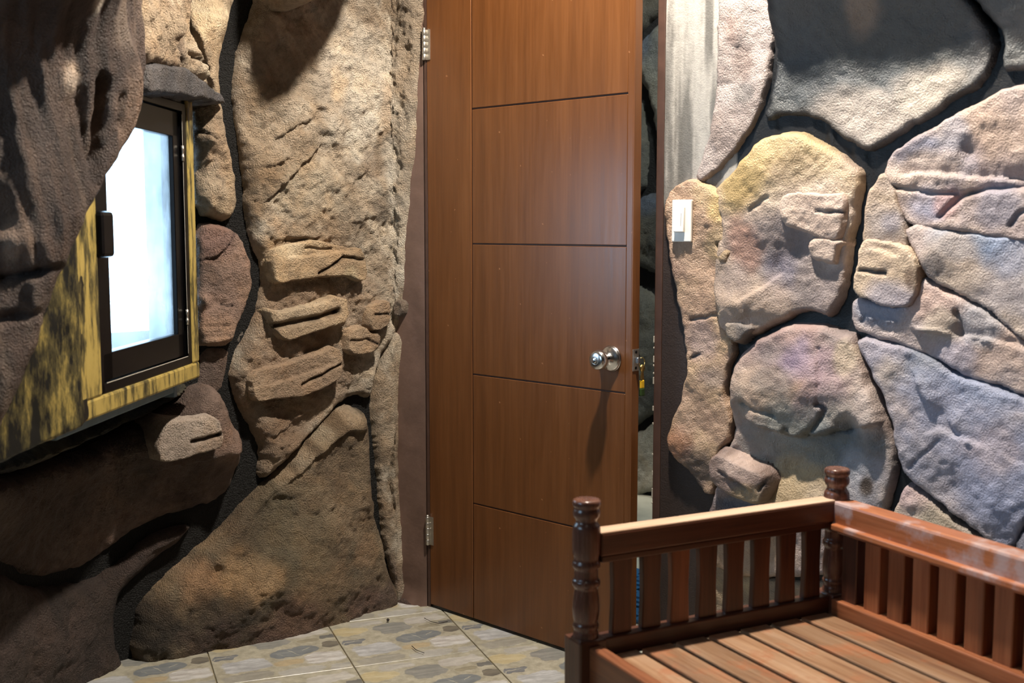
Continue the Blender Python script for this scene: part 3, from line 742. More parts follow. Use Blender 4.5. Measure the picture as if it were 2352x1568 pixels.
# dark brushed slope under the casing
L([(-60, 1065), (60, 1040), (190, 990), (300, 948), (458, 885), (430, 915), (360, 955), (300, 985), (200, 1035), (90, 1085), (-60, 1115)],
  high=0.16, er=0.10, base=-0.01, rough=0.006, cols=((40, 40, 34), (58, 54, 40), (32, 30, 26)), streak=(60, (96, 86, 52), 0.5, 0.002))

# worn yellow panel left of the casing
rock(PANEL, [(205, 300), (205, 960), (190, 974), (140, 1000), (60, 1035), (0, 1062), (-120, 1110), (-200, 1100), (-200, 300)], wall_left, CASING_DARK, base=0.0, high=0.012, er=0.006, rough=0.001, lift=0.01, warp=0.003, smooth=0, skirt=0.12,
     name='side_panel', label='yellow paint brushed over black')
def WS(poly, **k): return rock(WINS, poly, wall_left, ROCK_L, **k)
# rock brow above the window and its grey soffit
WS([(300, TOPY), (470, TOPY), (455, -100), (430, 0), (432, 90), (462, 150), (480, 205), (470, 214), (440, 192), (395, 160), (335, 154), (300, 140)],
   high=0.07, er=0.035, rough=0.013, g=0.005, base=-0.03, lift=0.02, skirt=0.12, cols=((168, 140, 100), (140, 112, 78), (182, 160, 124)),
   dabs=[(400, 90, 0.06, (104, 82, 64), 0.6, 0.5), (350, 60, 0.06, (150, 124, 86), 0.6, 0.5), (430, 180, 0.05, (150, 136, 108), 0.5)],
   bumps=[(440, 100, 0.05, 0.03), (380, 60, 0.05, 0.03, 0.6), (450, 170, 0.03, 0.02)],
   cracks=[([(402, 40), (396, 100), (405, 150)], 0.006, 0.025, (54, 40, 36)), ([(418, 120), (445, 145), (464, 168)], 0.006, 0.02, (60, 46, 34)), ([(360, 0), (368, 60), (362, 120)], 0.006, 0.015)])
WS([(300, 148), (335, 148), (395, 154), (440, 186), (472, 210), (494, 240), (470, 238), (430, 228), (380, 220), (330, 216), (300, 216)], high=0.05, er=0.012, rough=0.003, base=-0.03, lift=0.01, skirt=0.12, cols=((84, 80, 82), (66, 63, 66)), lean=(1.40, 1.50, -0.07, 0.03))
# outcrop high on the wall, above the view
L([(735, -14), (795, -14), (905, -135), (960, -300), (960, -520), (690, -520), (705, -120)], base=0.0, high=0.37, er=0.05, lift=0.36, rough=0.01, g=0.008, cols=((176, 156, 124), (150, 124, 90)), skirt=0.05)

# near rock mass hanging in front of the window
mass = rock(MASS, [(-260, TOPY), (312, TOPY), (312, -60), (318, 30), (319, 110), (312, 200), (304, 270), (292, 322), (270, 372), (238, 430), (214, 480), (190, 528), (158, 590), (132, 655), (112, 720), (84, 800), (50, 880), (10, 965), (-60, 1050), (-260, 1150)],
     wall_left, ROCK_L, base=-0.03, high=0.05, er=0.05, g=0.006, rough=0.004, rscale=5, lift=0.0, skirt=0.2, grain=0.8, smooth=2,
     cols=((84, 62, 50), (66, 48, 40), (100, 76, 60)), streak=(-10, (122, 98, 78), 0.6, 0.026),  # dark base colour carries part of the shade on this mass
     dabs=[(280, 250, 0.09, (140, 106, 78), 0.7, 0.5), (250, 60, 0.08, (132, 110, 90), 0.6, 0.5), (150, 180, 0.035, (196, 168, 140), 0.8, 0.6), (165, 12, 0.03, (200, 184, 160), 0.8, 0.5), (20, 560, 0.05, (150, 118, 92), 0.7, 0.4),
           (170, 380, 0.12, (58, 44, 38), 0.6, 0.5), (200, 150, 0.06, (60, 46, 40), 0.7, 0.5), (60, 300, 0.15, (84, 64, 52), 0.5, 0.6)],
     bumps=[(270, 180, 0.09, 0.03, 0.6), (185, 330, 0.12, -0.02, 0.5), (150, 185, 0.035, 0.012), (20, 560, 0.03, 0.02), (60, -170, 0.12, 0.26, 1.2), (-120, -100, 0.15, 0.25, 1.2)],  # last two bumps: overhang added above the view to shade the left side
     cracks=[([(305, 20), (308, 90)], 0.008, 0.03, BLK), ([(275, 190), (284, 260), (280, 330)], 0.006, 0.016), ([(255, 220), (262, 290)], 0.006, 0.012), ([(225, 190), (228, 300), (225, 420)], 0.012, 0.03),
             ([(0, 635), (70, 628), (140, 610)], 0.008, 0.02, (40, 30, 26)), ([(-20, 735), (50, 720), (90, 722)], 0.008, 0.02)])

# ------------------------------------------------------------------ right wall rocks
NAVY = (20, 24, 30)
def Rk(poly, **k):
    if k.get('name') != 'stone_slab':
        k['high'] = k['high'] * 0.62; k['er'] = k['er'] * 0.45; k['rough'] = k['rough'] * 0.62; k.setdefault('rscale', 10.0); k['bulge'] = k.get('bulge', 0) * 0.5; k.setdefault('grow', 0.003 if k.get('er') < 0.0135 or k.get('edge') == ED else 0.004)
    else: k['base'] -= 0.026
    k.setdefault('lift', k.get('base', -0.012) + k['high'] * 0.5)
    return rock(RIGHT, poly, wall_right, ROCK_R, **k)
ED = (0.022, NAVY, 0.85)
# pale column beside the flat plaster
Rk([(1655, TOPY), (1790, TOPY), (1785, -40), (1784, 40), (1778, 110), (1768, 190), (1748, 262), (1718, 312), (1680, 358), (1640, 398), (1612, 420), (1600, 402), (1622, 345), (1642, 268), (1650, 150), (1652, 20)],
   high=0.05, er=0.03, rough=0.008, grain=1.4, g=0.005, cols=((162, 148, 136), (144, 128, 116), (174, 164, 152)), edge=(0.012, (60, 56, 58), 0.6),
   dabs=[(1710, 150, 0.06, (120, 100, 88), 0.6, 0.5), (1690, 60, 0.05, (160, 130, 112), 0.5, 0.5), (1715, 210, 0.03, (110, 108, 102), 0.7)],
   bumps=[(1710, 170, 0.05, -0.012, 0.6), (1700, 60, 0.05, 0.01, 0.5)])
# upper rock, grey paint; its dark dabs also stand in for the overhang's shade
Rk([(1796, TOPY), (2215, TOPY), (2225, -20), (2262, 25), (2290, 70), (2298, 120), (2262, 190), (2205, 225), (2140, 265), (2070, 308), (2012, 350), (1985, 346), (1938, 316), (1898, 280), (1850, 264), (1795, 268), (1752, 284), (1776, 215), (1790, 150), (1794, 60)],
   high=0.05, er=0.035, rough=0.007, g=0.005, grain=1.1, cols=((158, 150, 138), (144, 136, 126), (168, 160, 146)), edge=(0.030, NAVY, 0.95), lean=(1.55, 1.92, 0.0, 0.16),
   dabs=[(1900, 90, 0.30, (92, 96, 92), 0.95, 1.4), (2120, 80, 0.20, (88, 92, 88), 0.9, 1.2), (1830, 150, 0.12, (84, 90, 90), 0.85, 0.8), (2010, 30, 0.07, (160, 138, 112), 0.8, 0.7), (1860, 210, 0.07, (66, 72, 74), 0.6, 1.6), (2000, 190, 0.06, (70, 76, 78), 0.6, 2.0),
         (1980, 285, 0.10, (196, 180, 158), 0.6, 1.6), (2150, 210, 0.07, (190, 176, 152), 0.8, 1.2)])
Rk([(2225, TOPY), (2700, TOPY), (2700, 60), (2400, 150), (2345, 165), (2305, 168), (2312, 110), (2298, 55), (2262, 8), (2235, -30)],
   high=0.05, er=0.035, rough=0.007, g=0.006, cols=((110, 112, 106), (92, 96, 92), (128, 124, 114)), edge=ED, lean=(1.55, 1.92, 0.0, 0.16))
# ochre domed rock
Rk([(1640, 440), (1672, 408), (1705, 372), (1742, 326), (1795, 306), (1850, 306), (1892, 326), (1940, 360), (1972, 382), (1984, 402), (1976, 450), (1962, 540), (1948, 640), (1934, 688), (1912, 728), (1880, 716), (1845, 716), (1795, 737), (1748, 762), (1700, 788), (1676, 770), (1655, 742), (1640, 620), (1665, 520)],
   high=0.075, er=0.04, rough=0.008, g=0.005, bulge=0.02, cols=((186, 160, 120), (162, 140, 116), (176, 152, 130)),
   dabs=[(1820, 350, 0.14, (180, 156, 100), 0.9, 1.2), (1740, 410, 0.1, (176, 148, 84), 0.9), (1700, 440, 0.06, (176, 146, 78), 0.7), (1900, 430, 0.08, (200, 176, 130), 0.6), (1860, 500, 0.12, (204, 182, 158), 0.7, 1.3), (1830, 395, 0.06, (150, 126, 90), 0.6, 1.6),
         (1780, 560, 0.12, (126, 114, 110), 0.8), (1850, 640, 0.12, (120, 110, 108), 0.75, 1.2), (1900, 640, 0.08, (150, 134, 124), 0.5), (1720, 560, 0.08, (160, 116, 90), 0.7, 0.7), (1800, 625, 0.06, (108, 104, 118), 0.6), (1740, 690, 0.08, (176, 150, 124), 0.6, 1.6), (1920, 580, 0.05, (196, 176, 156), 0.7), (1700, 640, 0.06, (128, 112, 104), 0.6)],
   bumps=[(1800, 370, 0.12, 0.012), (1830, 620, 0.10, -0.014), (1740, 690, 0.06, 0.012, 2.0), (1680, 700, 0.05, 0.015)],
   ledges=[([(1690, 700), (1760, 660), (1830, 610)], -0.010, 0.08)],
   cracks=[([(1735, 482), (1760, 468)], 0.004, 0.01, (70, 56, 44)), ([(1765, 462), (1778, 455)], 0.004, 0.01, (70, 56, 44))], edge=(0.010, (52, 48, 44), 0.5))
SR = dict(name='stone_slab', er=0.010, g=0.0042, rough=0.004, rscale=14, warp=0.004, grain=0.8, skirt=0.03)
Rk([(1792, 462), (1800, 446), (1850, 442), (1900, 448), (1940, 444), (1934, 520), (1925, 548), (1900, 550), (1840, 530), (1792, 512)], base=0.060, high=0.017, lift=0.05, cols=((200, 176, 150), (184, 160, 138)),
   cracks=[([(1875, 485), (1900, 488), (1935, 488)], 0.003, 0.01, (76, 62, 60))], **SR)
Rk([(1858, 550), (1900, 548), (1940, 556), (1920, 562), (1914, 602), (1900, 602), (1866, 594), (1854, 570)], base=0.060, high=0.016, lift=0.05, cols=((196, 172, 148), (180, 156, 134)), **SR)
# rough strip that carries the switch
Rk([(1536, 472), (1552, 440), (1598, 410), (1640, 440), (1682, 470), (1694, 520), (1682, 590), (1650, 630), (1662, 740), (1688, 798), (1672, 832), (1662, 900), (1684, 990), (1650, 1036), (1644, 1100), (1632, 1135), (1602, 1085), (1548, 1035), (1546, 1005), (1562, 950), (1582, 895), (1592, 852), (1584, 770), (1566, 680), (1550, 585), (1540, 525)],
   grow=0.012, high=0.062, er=0.022, rough=0.009, g=0.0045, grain=1.6, cols=((172, 138, 104), (150, 118, 92), (186, 152, 108)),
   dabs=[(1660, 470, 0.05, (206, 170, 92), 0.85), (1630, 440, 0.05, (196, 164, 110), 0.7), (1600, 560, 0.07, (166, 136, 104), 0.5), (1660, 560, 0.05, (150, 128, 84), 0.7), (1610, 700, 0.08, (176, 140, 108), 0.6), (1620, 780, 0.06, (140, 120, 112), 0.7), (1560, 1020, 0.06, (150, 96, 58), 0.8), (1600, 940, 0.08, (168, 134, 106), 0.6), (1610, 1070, 0.06, (62, 54, 52), 0.8), (1650, 860, 0.05, (126, 112, 104), 0.6)],
   bumps=[(1640, 600, 0.05, -0.012), (1610, 870, 0.06, 0.012), (1670, 590, 0.03, 0.015), (1570, 1010, 0.05, 0.012)],
   cracks=[([(1590, 735), (1640, 725), (1680, 730)], 0.004, 0.012, (70, 58, 54)), ([(1594, 825), (1612, 812)], 0.004, 0.01, (50, 42, 40)), ([(1655, 562), (1690, 565)], 0.006, 0.016, (50, 40, 30)), ([(1660, 740), (1700, 745), (1740, 750)], 0.004, 0.008, (70, 60, 60))])
# lower domed rock with purple and blue tints
Rk([(1682, 832), (1718, 792), (1768, 762), (1830, 743), (1882, 748), (1922, 770), (1950, 766), (1962, 790), (1978, 850), (2008, 918), (2033, 990), (2047, 1050), (2042, 1100), (2024, 1170), (2000, 1260), (1900, 1330), (1640, 1330), (1600, 1230), (1632, 1140), (1645, 1060), (1684, 1000), (1668, 930), (1668, 880)],
   grow=0.006, high=0.075, er=0.04, rough=0.009, g=0.005, bulge=0.02, cols=((168, 146, 128), (146, 128, 118), (182, 160, 140)), lift=0.05,
   dabs=[(1780, 790, 0.10, (160, 128, 116), 0.8, 1.6), (1800, 820, 0.06, (118, 108, 104), 0.7, 1.6), (1830, 850, 0.08, (148, 126, 144), 0.8), (1850, 900, 0.05, (206, 164, 122), 0.8), (1900, 860, 0.08, (170, 140, 138), 0.7), (1940, 820, 0.05, (204, 180, 142), 0.8, 0.6), (1990, 960, 0.08, (186, 168, 152), 0.8, 0.5),
         (1740, 900, 0.09, (184, 154, 120), 0.7, 1.4), (1780, 870, 0.04, (120, 108, 98), 0.7, 2), (1860, 930, 0.05, (122, 94, 104), 0.7), (1850, 1040, 0.16, (128, 130, 118), 0.9, 1.5), (1930, 1020, 0.06, (86, 104, 112), 0.7, 1.6), (1820, 1120, 0.09, (184, 156, 104), 0.85, 1.4), (1960, 1120, 0.09, (150, 150, 156), 0.7), (1740, 1010, 0.06, (120, 116, 108), 0.7), (1880, 1150, 0.06, (170, 150, 120), 0.6),
         (1760, 1010, 0.05, (150, 142, 124), 0.5), (1700, 1250, 0.14, (160, 126, 80), 0.7), (1950, 1060, 0.05, (164, 166, 170), 0.5), (1680, 1180, 0.06, (60, 70, 84), 0.8, 1.6), (1630, 1200, 0.06, (110, 92, 82), 0.8), (1980, 1120, 0.028, (58, 42, 26), 0.95, 0.8)],
   bumps=[(1850, 880, 0.10, 0.02), (1850, 1050, 0.10, -0.03, 1.6), (1990, 980, 0.06, 0.02, 0.6), (1740, 900, 0.06, 0.012), (1680, 1150, 0.05, -0.02)],
   ledges=[([(1690, 950), (1740, 975), (1800, 1000), (1862, 1004), (1900, 995), (1950, 985)], 0.030, 0.09)],
   cracks=[([(1880, 800), (1886, 880), (1880, 930)], 0.003, 0.008, (90, 74, 76)), ([(1880, 930), (1900, 940), (1886, 960), (1868, 985), (1850, 1000)], 0.005, 0.02, (30, 28, 30)), ([(1700, 925), (1740, 940), (1780, 955)], 0.004, 0.012, (60, 56, 56)),
           ([(1850, 1002), (1900, 995), (1950, 988)], 0.004, 0.012, (40, 40, 44)), ([(1800, 995), (1812, 1000), (1806, 985)], 0.004, 0.015, (40, 36, 36)), ([(1664, 790), (1700, 785)], 0.004, 0.01)],
   edge=(0.010, (66, 60, 62), 0.5))
Rk([(1636, 1052), (1655, 1038), (1700, 1060), (1762, 1088), (1765, 1108), (1756, 1150), (1735, 1158), (1690, 1140), (1650, 1115), (1634, 1095)], base=0.075, high=0.04, lift=0.07, cols=((158, 132, 112), (128, 106, 92)),
   ledges=[([(1650, 1085), (1700, 1105), (1750, 1130)], 0.012, 0.03)], cracks=[([(1660, 1080), (1720, 1120)], 0.004, 0.008, (76, 62, 56)), ([(1752, 1120), (1764, 1100)], 0.004, 0.015, (40, 34, 32))], dabs=[(1700, 1062, 0.04, (196, 168, 146), 0.7, 1.6), (1720, 1140, 0.04, (164, 138, 90), 0.7, 1.6)], **SR)
# small wedge stone in the joint
Rk([(1668, 742), (1700, 742), (1740, 750), (1716, 770), (1690, 786), (1672, 770)], high=0.035, er=0.015, rough=0.005, cols=((150, 132, 108), (120, 110, 100)), base=0.03, skirt=0.04)
# layered upper right rock
Rk([(2052, 362), (2100, 328), (2160, 296), (2230, 256), (2300, 218), (2352, 202), (2440, 190), (2640, 190), (2640, 560), (2352, 548), (2200, 526), (2090, 512), (2074, 470), (2060, 430), (2040, 400)],
   grow=0.012, high=0.075, er=0.035, rough=0.008, g=0.005, bulge=0.01, cols=((178, 156, 138), (160, 142, 132), (190, 168, 146)),
   dabs=[(2230, 350, 0.05, (92, 106, 130), 0.8), (2160, 370, 0.06, (110, 122, 146), 0.7, 1.8), (2150, 465, 0.05, (140, 146, 170), 0.7, 1.4), (2180, 470, 0.04, (180, 130, 110), 0.6), (2280, 300, 0.10, (182, 152, 124), 0.7), (2320, 420, 0.08, (150, 132, 128), 0.6), (2300, 470, 0.06, (140, 140, 152), 0.6), (2120, 400, 0.06, (200, 174, 146), 0.7, 2), (2200, 300, 0.05, (150, 152, 160), 0.6)],
   bumps=[(2230, 350, 0.025, -0.016)],
   ledges=[([(2050, 405), (2150, 398), (2260, 408), (2400, 418)], -0.018, 0.05), ([(2170, 498), (2210, 460), (2250, 440), (2400, 420)], -0.014, 0.06)],
   cracks=[([(2052, 432), (2120, 440), (2205, 448)], 0.004, 0.012, (70, 54, 50)), ([(2168, 498), (2205, 462), (2240, 440), (2300, 432), (2400, 420)], 0.006, 0.016, (46, 44, 48)), ([(2330, 520), (2345, 495), (2400, 470)], 0.005, 0.01, (60, 52, 52))],
   edge=(0.010, (60, 62, 74), 0.5))
# upright blocks beside the black joint
Rk([(2008, 446), (2030, 408), (2044, 402), (2058, 440), (2072, 490), (2092, 560), (2080, 572), (2040, 560), (1992, 562), (1996, 500)], grow=0.012, high=0.075, er=0.025, rough=0.006, g=0.005, cols=((190, 164, 126), (170, 150, 128)), dabs=[(2040, 530, 0.05, (146, 136, 128), 0.6), (2060, 510, 0.03, (130, 128, 140), 0.5)], edge=(0.008, (70, 66, 66), 0.4))
Rk([(1990, 566), (2010, 556), (2060, 562), (2092, 572), (2110, 610), (2106, 660), (2094, 694), (2062, 700), (2020, 690), (1974, 668), (1978, 620)], base=0.0, grow=0.012, high=0.085, er=0.018, rough=0.005, g=0.0045, cols=((198, 172, 136), (182, 160, 136)),
   dabs=[(2060, 680, 0.05, (150, 150, 166), 0.6, 1.5), (2100, 640, 0.03, (90, 66, 48), 0.7, 0.5)], cracks=[([(1985, 618), (2010, 622), (2045, 628)], 0.0035, 0.012, (60, 48, 44))], ledges=[([(1985, 585), (2010, 572), (2060, 585), (2095, 580)], -0.01, 0.03)])
# long sloping rock of the right side
Rk([(2086, 520), (2200, 534), (2352, 556), (2640, 575), (2640, 800), (2420, 800), (2352, 768), (2300, 720), (2235, 680), (2165, 648), (2130, 612), (2104, 560)],
   grow=0.012, high=0.07, er=0.03, rough=0.007, g=0.006, cols=((178, 160, 146), (166, 156, 152), (184, 164, 140)), dabs=[(2250, 548, 0.06, (110, 146, 176), 0.8, 2.0), (2320, 575, 0.06, (116, 146, 180), 0.7), (2200, 600, 0.08, (188, 166, 140), 0.7), (2160, 610, 0.03, (110, 104, 100), 0.7), (2350, 640, 0.12, (160, 156, 160), 0.6)],
   edge=(0.010, (60, 66, 80), 0.45), bumps=[(2150, 580, 0.05, 0.012)])
Rk([(1972, 686), (2020, 702), (2070, 712), (2112, 690), (2122, 640), (2160, 664), (2235, 700), (2300, 745), (2352, 790), (2420, 830), (2640, 850), (2640, 960), (2400, 915), (2290, 872), (2210, 850), (2150, 812), (2080, 782), (2020, 768), (1966, 744)],
   grow=0.012, high=0.065, er=0.03, rough=0.007, g=0.005, cols=((176, 160, 150), (164, 156, 156), (186, 164, 146)), dabs=[(2030, 705, 0.05, (130, 142, 160), 0.8, 1.4), (2160, 700, 0.06, (196, 160, 136), 0.7, 1.3), (2180, 745, 0.05, (168, 154, 128), 0.7), (2300, 800, 0.09, (190, 160, 134), 0.7, 1.6), (2260, 740, 0.06, (150, 156, 160), 0.6), (2200, 820, 0.06, (160, 160, 176), 0.6)],
   ledges=[([(2090, 748), (2150, 760), (2215, 770)], 0.025, 0.05), ([(2090, 742), (2160, 758), (2300, 782), (2420, 810)], -0.014, 0.05)], cracks=[([(2208, 716), (2216, 745), (2216, 768)], 0.005, 0.02, (46, 40, 38)), ([(1985, 735), (2000, 720)], 0.003, 0.006, (90, 90, 96))], edge=(0.010, (66, 70, 82), 0.4))
Rk([(1978, 772), (2040, 788), (2090, 800), (2150, 830), (2205, 868), (2290, 890), (2400, 935), (2640, 985), (2640, 1130), (2420, 1145), (2370, 1170), (2336, 1240), (2312, 1254), (2240, 1205), (2160, 1142), (2090, 1092), (2078, 1050), (2060, 970), (2034, 890), (1994, 818)],
   grow=0.012, high=0.075, er=0.035, rough=0.008, g=0.0055, bulge=0.015, cols=((172, 160, 154), (160, 154, 160), (182, 164, 150)),
   dabs=[(2120, 850, 0.07, (108, 122, 132), 0.75), (2140, 890, 0.05, (96, 116, 136), 0.7, 0.6), (2060, 860, 0.06, (196, 176, 150), 0.7), (2120, 960, 0.10, (190, 170, 154), 0.6), (2230, 980, 0.20, (150, 157, 178), 0.75), (2300, 860, 0.08, (150, 164, 188), 0.6, 1.6), (2200, 1060, 0.10, (176, 164, 160), 0.6), (2150, 1010, 0.05, (120, 118, 126), 0.5), (2310, 1110, 0.16, (146, 154, 178), 0.8), (2290, 1020, 0.07, (180, 158, 148), 0.5), (2100, 1040, 0.04, (120, 116, 118), 0.6)],  # large blue dabs put the window's bluish sheen into the colour
   ledges=[([(2100, 830), (2120, 880), (2150, 930), (2170, 950)], 0.016, 0.06), ([(2110, 1010), (2160, 980), (2220, 1000), (2290, 1030)], -0.012, 0.06)],
   cracks=[([(2100, 1075), (2130, 1040), (2165, 1010)], 0.004, 0.006, (110, 104, 108))], edge=(0.012, (64, 70, 88), 0.5))
Rk([(2056, 1185), (2078, 1112), (2092, 1106), (2150, 1150), (2232, 1215), (2306, 1268), (2318, 1300), (2330, 1500), (2200, 1520), (1990, 1420), (1990, 1300), (2030, 1230)],
   high=0.075, er=0.03, rough=0.007, g=0.006, bulge=0.01, cols=((182, 158, 140), (170, 152, 144), (186, 168, 136)), dabs=[(2110, 1130, 0.06, (186, 156, 152), 0.7), (2160, 1200, 0.07, (188, 172, 130), 0.6), (2230, 1260, 0.05, (190, 178, 140), 0.6)], bumps=[(2100, 1155, 0.012, 0.008)], edge=(0.012, (52, 60, 76), 0.6))
Rk([(2332, 1262), (2362, 1190), (2430, 1165), (2640, 1165), (2640, 1560), (2352, 1540), (2342, 1330)], high=0.07, er=0.03, rough=0.008, g=0.007, cols=((140, 140, 150), (120, 122, 132)), edge=ED)
# foot rocks seen through the bench
Rk([(1616, 1250), (1680, 1300), (1850, 1340), (1980, 1320), (1980, 1460), (1860, 1560), (1640, 1560), (1600, 1450)], high=0.06, er=0.03, rough=0.009, g=0.007, grain=1.4, base=-0.02, cols=((164, 140, 96), (140, 120, 92), (176, 152, 104)))
Rk([(1990, 1430), (2200, 1540), (2330, 1520), (2640, 1580), (2640, 1900), (1880, 1700), (1880, 1560)], high=0.06, er=0.03, rough=0.009, g=0.01, base=-0.02, cols=((150, 146, 144), (130, 128, 130)))

# ------------------------------------------------------------------ door, ajar into the room
DOOR_W, DOOR_T, DOOR_H = 0.790, 0.031, 2.06
dang = math.atan2(3.008 - 3.56, 0.317 + 0.26)
door = empty('door_1', (HINGE[0] + 0.002, HINGE[1], 0.012), dang)
tag(door, 'brown varnished flush door with grooved panels standing ajar', 'door', kind='structure')
dd = np.array([math.cos(dang), math.sin(dang)]); dn = np.array([dd[1], -dd[0], 0.0])    # room side is local -y
def door_xz(px, py, out=0.0):
    p0 = np.array([HINGE[0], HINGE[1], 0]) + dn * out
    p = on_plane(px, py, p0, dn)
    return (p[0] - HINGE[0]) * dd[0] + (p[1] - HINGE[1]) * dd[1], p[2] - 0.012
vx = door_xz(1083, 700)[0]; ex = door_xz(1437, 600)[0]
hz = [door_xz(1083, 1155)[1], door_xz(1083, 859)[1], door_xz(1083, 560)[1], door_xz(1083, 250)[1]]
print('door', vx, ex, hz)
GAP = 0.0045; FT = 0.003
box('leaf_core', (DOOR_W, DOOR_T - FT, DOOR_H), (DOOR_W / 2, DOOR_T / 2 + FT / 2, DOOR_H / 2), DOOR_GROOVE, door, bevel=0.001)
def door_panel(x0, x1, z0, z1, name):
    box(name, (x1 - x0, FT + 0.001, z1 - z0), ((x0 + x1) / 2, FT / 2 + 0.0005, (z0 + z1) / 2), DOOR, door, bevel=0.0011, seg=1)
door_panel(0.0, vx - GAP / 2, 0, DOOR_H, 'hinge_stile')
levels = [0] + hz + [DOOR_H]
for a, b in zip(levels[:-1], levels[1:]):
    door_panel(vx + GAP / 2, ex - 0.001, a + (GAP / 2 if a > 0 else 0), b - (GAP / 2 if b < DOOR_H else 0), 'panel')
door_panel(ex - 0.0003, DOOR_W, 0, DOOR_H, 'lock_edge_lipping')
box('lipping', (0.004, DOOR_T, DOOR_H), (DOOR_W + 0.001, DOOR_T / 2, DOOR_H / 2), DOOR, door, bevel=0.0015)
kx, kz = door_xz(1402, 823)
KP = smooth_profile([(0.0, 0.0), (0.033, 0.0), (0.0335, 0.004), (0.031, 0.009), (0.020, 0.016), (0.0135, 0.024), (0.0125, 0.030), (0.017, 0.036), (0.0245, 0.044), (0.0268, 0.052), (0.0255, 0.060), (0.021, 0.065), (0.012, 0.0675), (0.0, 0.068)], 3)
def knob(yoff, rx, key=True):
    k = link_bm('knob', lathe_bm(KP, 40), STEEL, door); k.location = (kx, yoff, kz); k.rotation_euler = (rx, 0, 0)
    b = link_bm('lock_button', lathe_bm([(0, 0.066), (0.0075, 0.066), (0.0075, 0.0725), (0.006, 0.0735), (0.0, 0.0735)], 24), STEEL, k)
    r = link_bm('button_ring', lathe_bm([(0.0095, 0.066), (0.0105, 0.0695), (0.012, 0.0660)], 24), STEEL_DULL, k)
    h = link_bm('rose_pinhole', lathe_bm([(0, 0), (0.0035, 0), (0.0035, 0.003), (0, 0.003)], 12), BLACK_PAINT, k)
    h.location = (0.011, 0.004, 0.026); h.rotation_euler = (0, math.radians(60), 0)
    return k
knob(0.0, math.pi / 2)
knob(DOOR_T, -math.pi / 2)
lp = box('latch_plate', (0.002, 0.026, 0.058), (DOOR_W + 0.0035, DOOR_T / 2, kz), STEEL_DULL, door, bevel=0.0008)
box('latch_bolt', (0.013, 0.013, 0.016), (0.006, 0, 0.0), STEEL, lp, bevel=0.002)
for sgn in (-1, 1):
    s = link_bm('screw', lathe_bm([(0, -0.001), (0.0042, -0.001), (0.0042, 0.0012), (0, 0.0016)], 12), BLACK_PAINT, lp); s.location = (0.0006, 0, 0.021 * sgn); s.rotation_euler = (0, math.pi / 2, 0)
for hy in (104, 1215):
    z = door_xz(975, hy)[1]
    hg = empty('hinge', (-0.004, -0.007, z), 0, door)
    for k in range(5):
        kn = link_bm('knuckle', lathe_bm([(0, -0.0088), (0.0058, -0.0088), (0.0064, -0.0078), (0.0064, 0.0078), (0.0058, 0.0088), (0, 0.0088)], 16), STEEL_DULL, hg); kn.location = (0, 0, (k - 2) * 0.0182)
    pin = link_bm('pin_cap', lathe_bm([(0, 0.046), (0.0045, 0.046), (0.0052, 0.048), (0.004, 0.0505), (0, 0.051)], 12), STEEL_DULL, hg)
    box('leaf', (0.02, 0.0022, 0.09), (0.011, 0.0055, 0), STEEL_DULL, hg, bevel=0.0005)

# keys dangling from the far knob
kp = door.matrix_basis @ Vector((kx, DOOR_T + 0.072, kz))
kpos = np.array([HINGE[0], HINGE[1], 0]) + np.array([dd[0], dd[1], 0]) * (DOOR_W - 0.008) - dn * (DOOR_T + 0.030)
keys = empty('key_bunch', (kpos[0], kpos[1], 0), dang)
tag(keys, 'small bunch of brass keys with a yellow and green tag behind the door edge', 'keys')
YEL = plain('yellow_plastic_tag', srgb(210, 168, 40), 0.4); GRN = plain('dark_green_plastic_tag', srgb(46, 66, 34), 0.4)
zt = 0.012 + kz
loop = [(0.0, 0.012 * math.cos(t), zt - 0.012 + 0.014 * math.sin(t)) for t in np.linspace(0, 2 * math.pi, 17)]
link_bm('key_ring', tube_bm(loop, 0.0013, 6), BRASS, keys)
for k, (oy, ln, rx) in enumerate(((0.004, 0.03, 0.15), (-0.004, 0.026, -0.2))):
    ky = box('key_blade', (0.0022, 0.007, ln), (0.003 * k, oy, zt - 0.03 - ln / 2), BRASS, keys, rot=(rx, 0, 0), bevel=0.0006)
    hd = link_bm('key_head', lathe_bm([(0, -0.0012), (0.0095, -0.0012), (0.0095, 0.0012), (0, 0.0012)], 16), BRASS, ky); hd.location = (0, 0, ln / 2 + 0.004); hd.rotation_euler = (0, math.pi / 2, 0)
box('tag_upper', (0.006, 0.016, 0.022), (0.001, 0, zt - 0.070), YEL, keys, bevel=0.002)
box('tag_lower', (0.008, 0.018, 0.022), (0.001, 0, zt - 0.091), GRN, keys, bevel=0.003)

# ------------------------------------------------------------------ window
wrz = math.atan2(WIN_DIR[1], WIN_DIR[0])
win = empty('window_1', (WIN_P[0], WIN_P[1], 0), wrz)
tag(win, 'black framed window with dusty glass in a worn yellow casing', 'window', kind='structure')
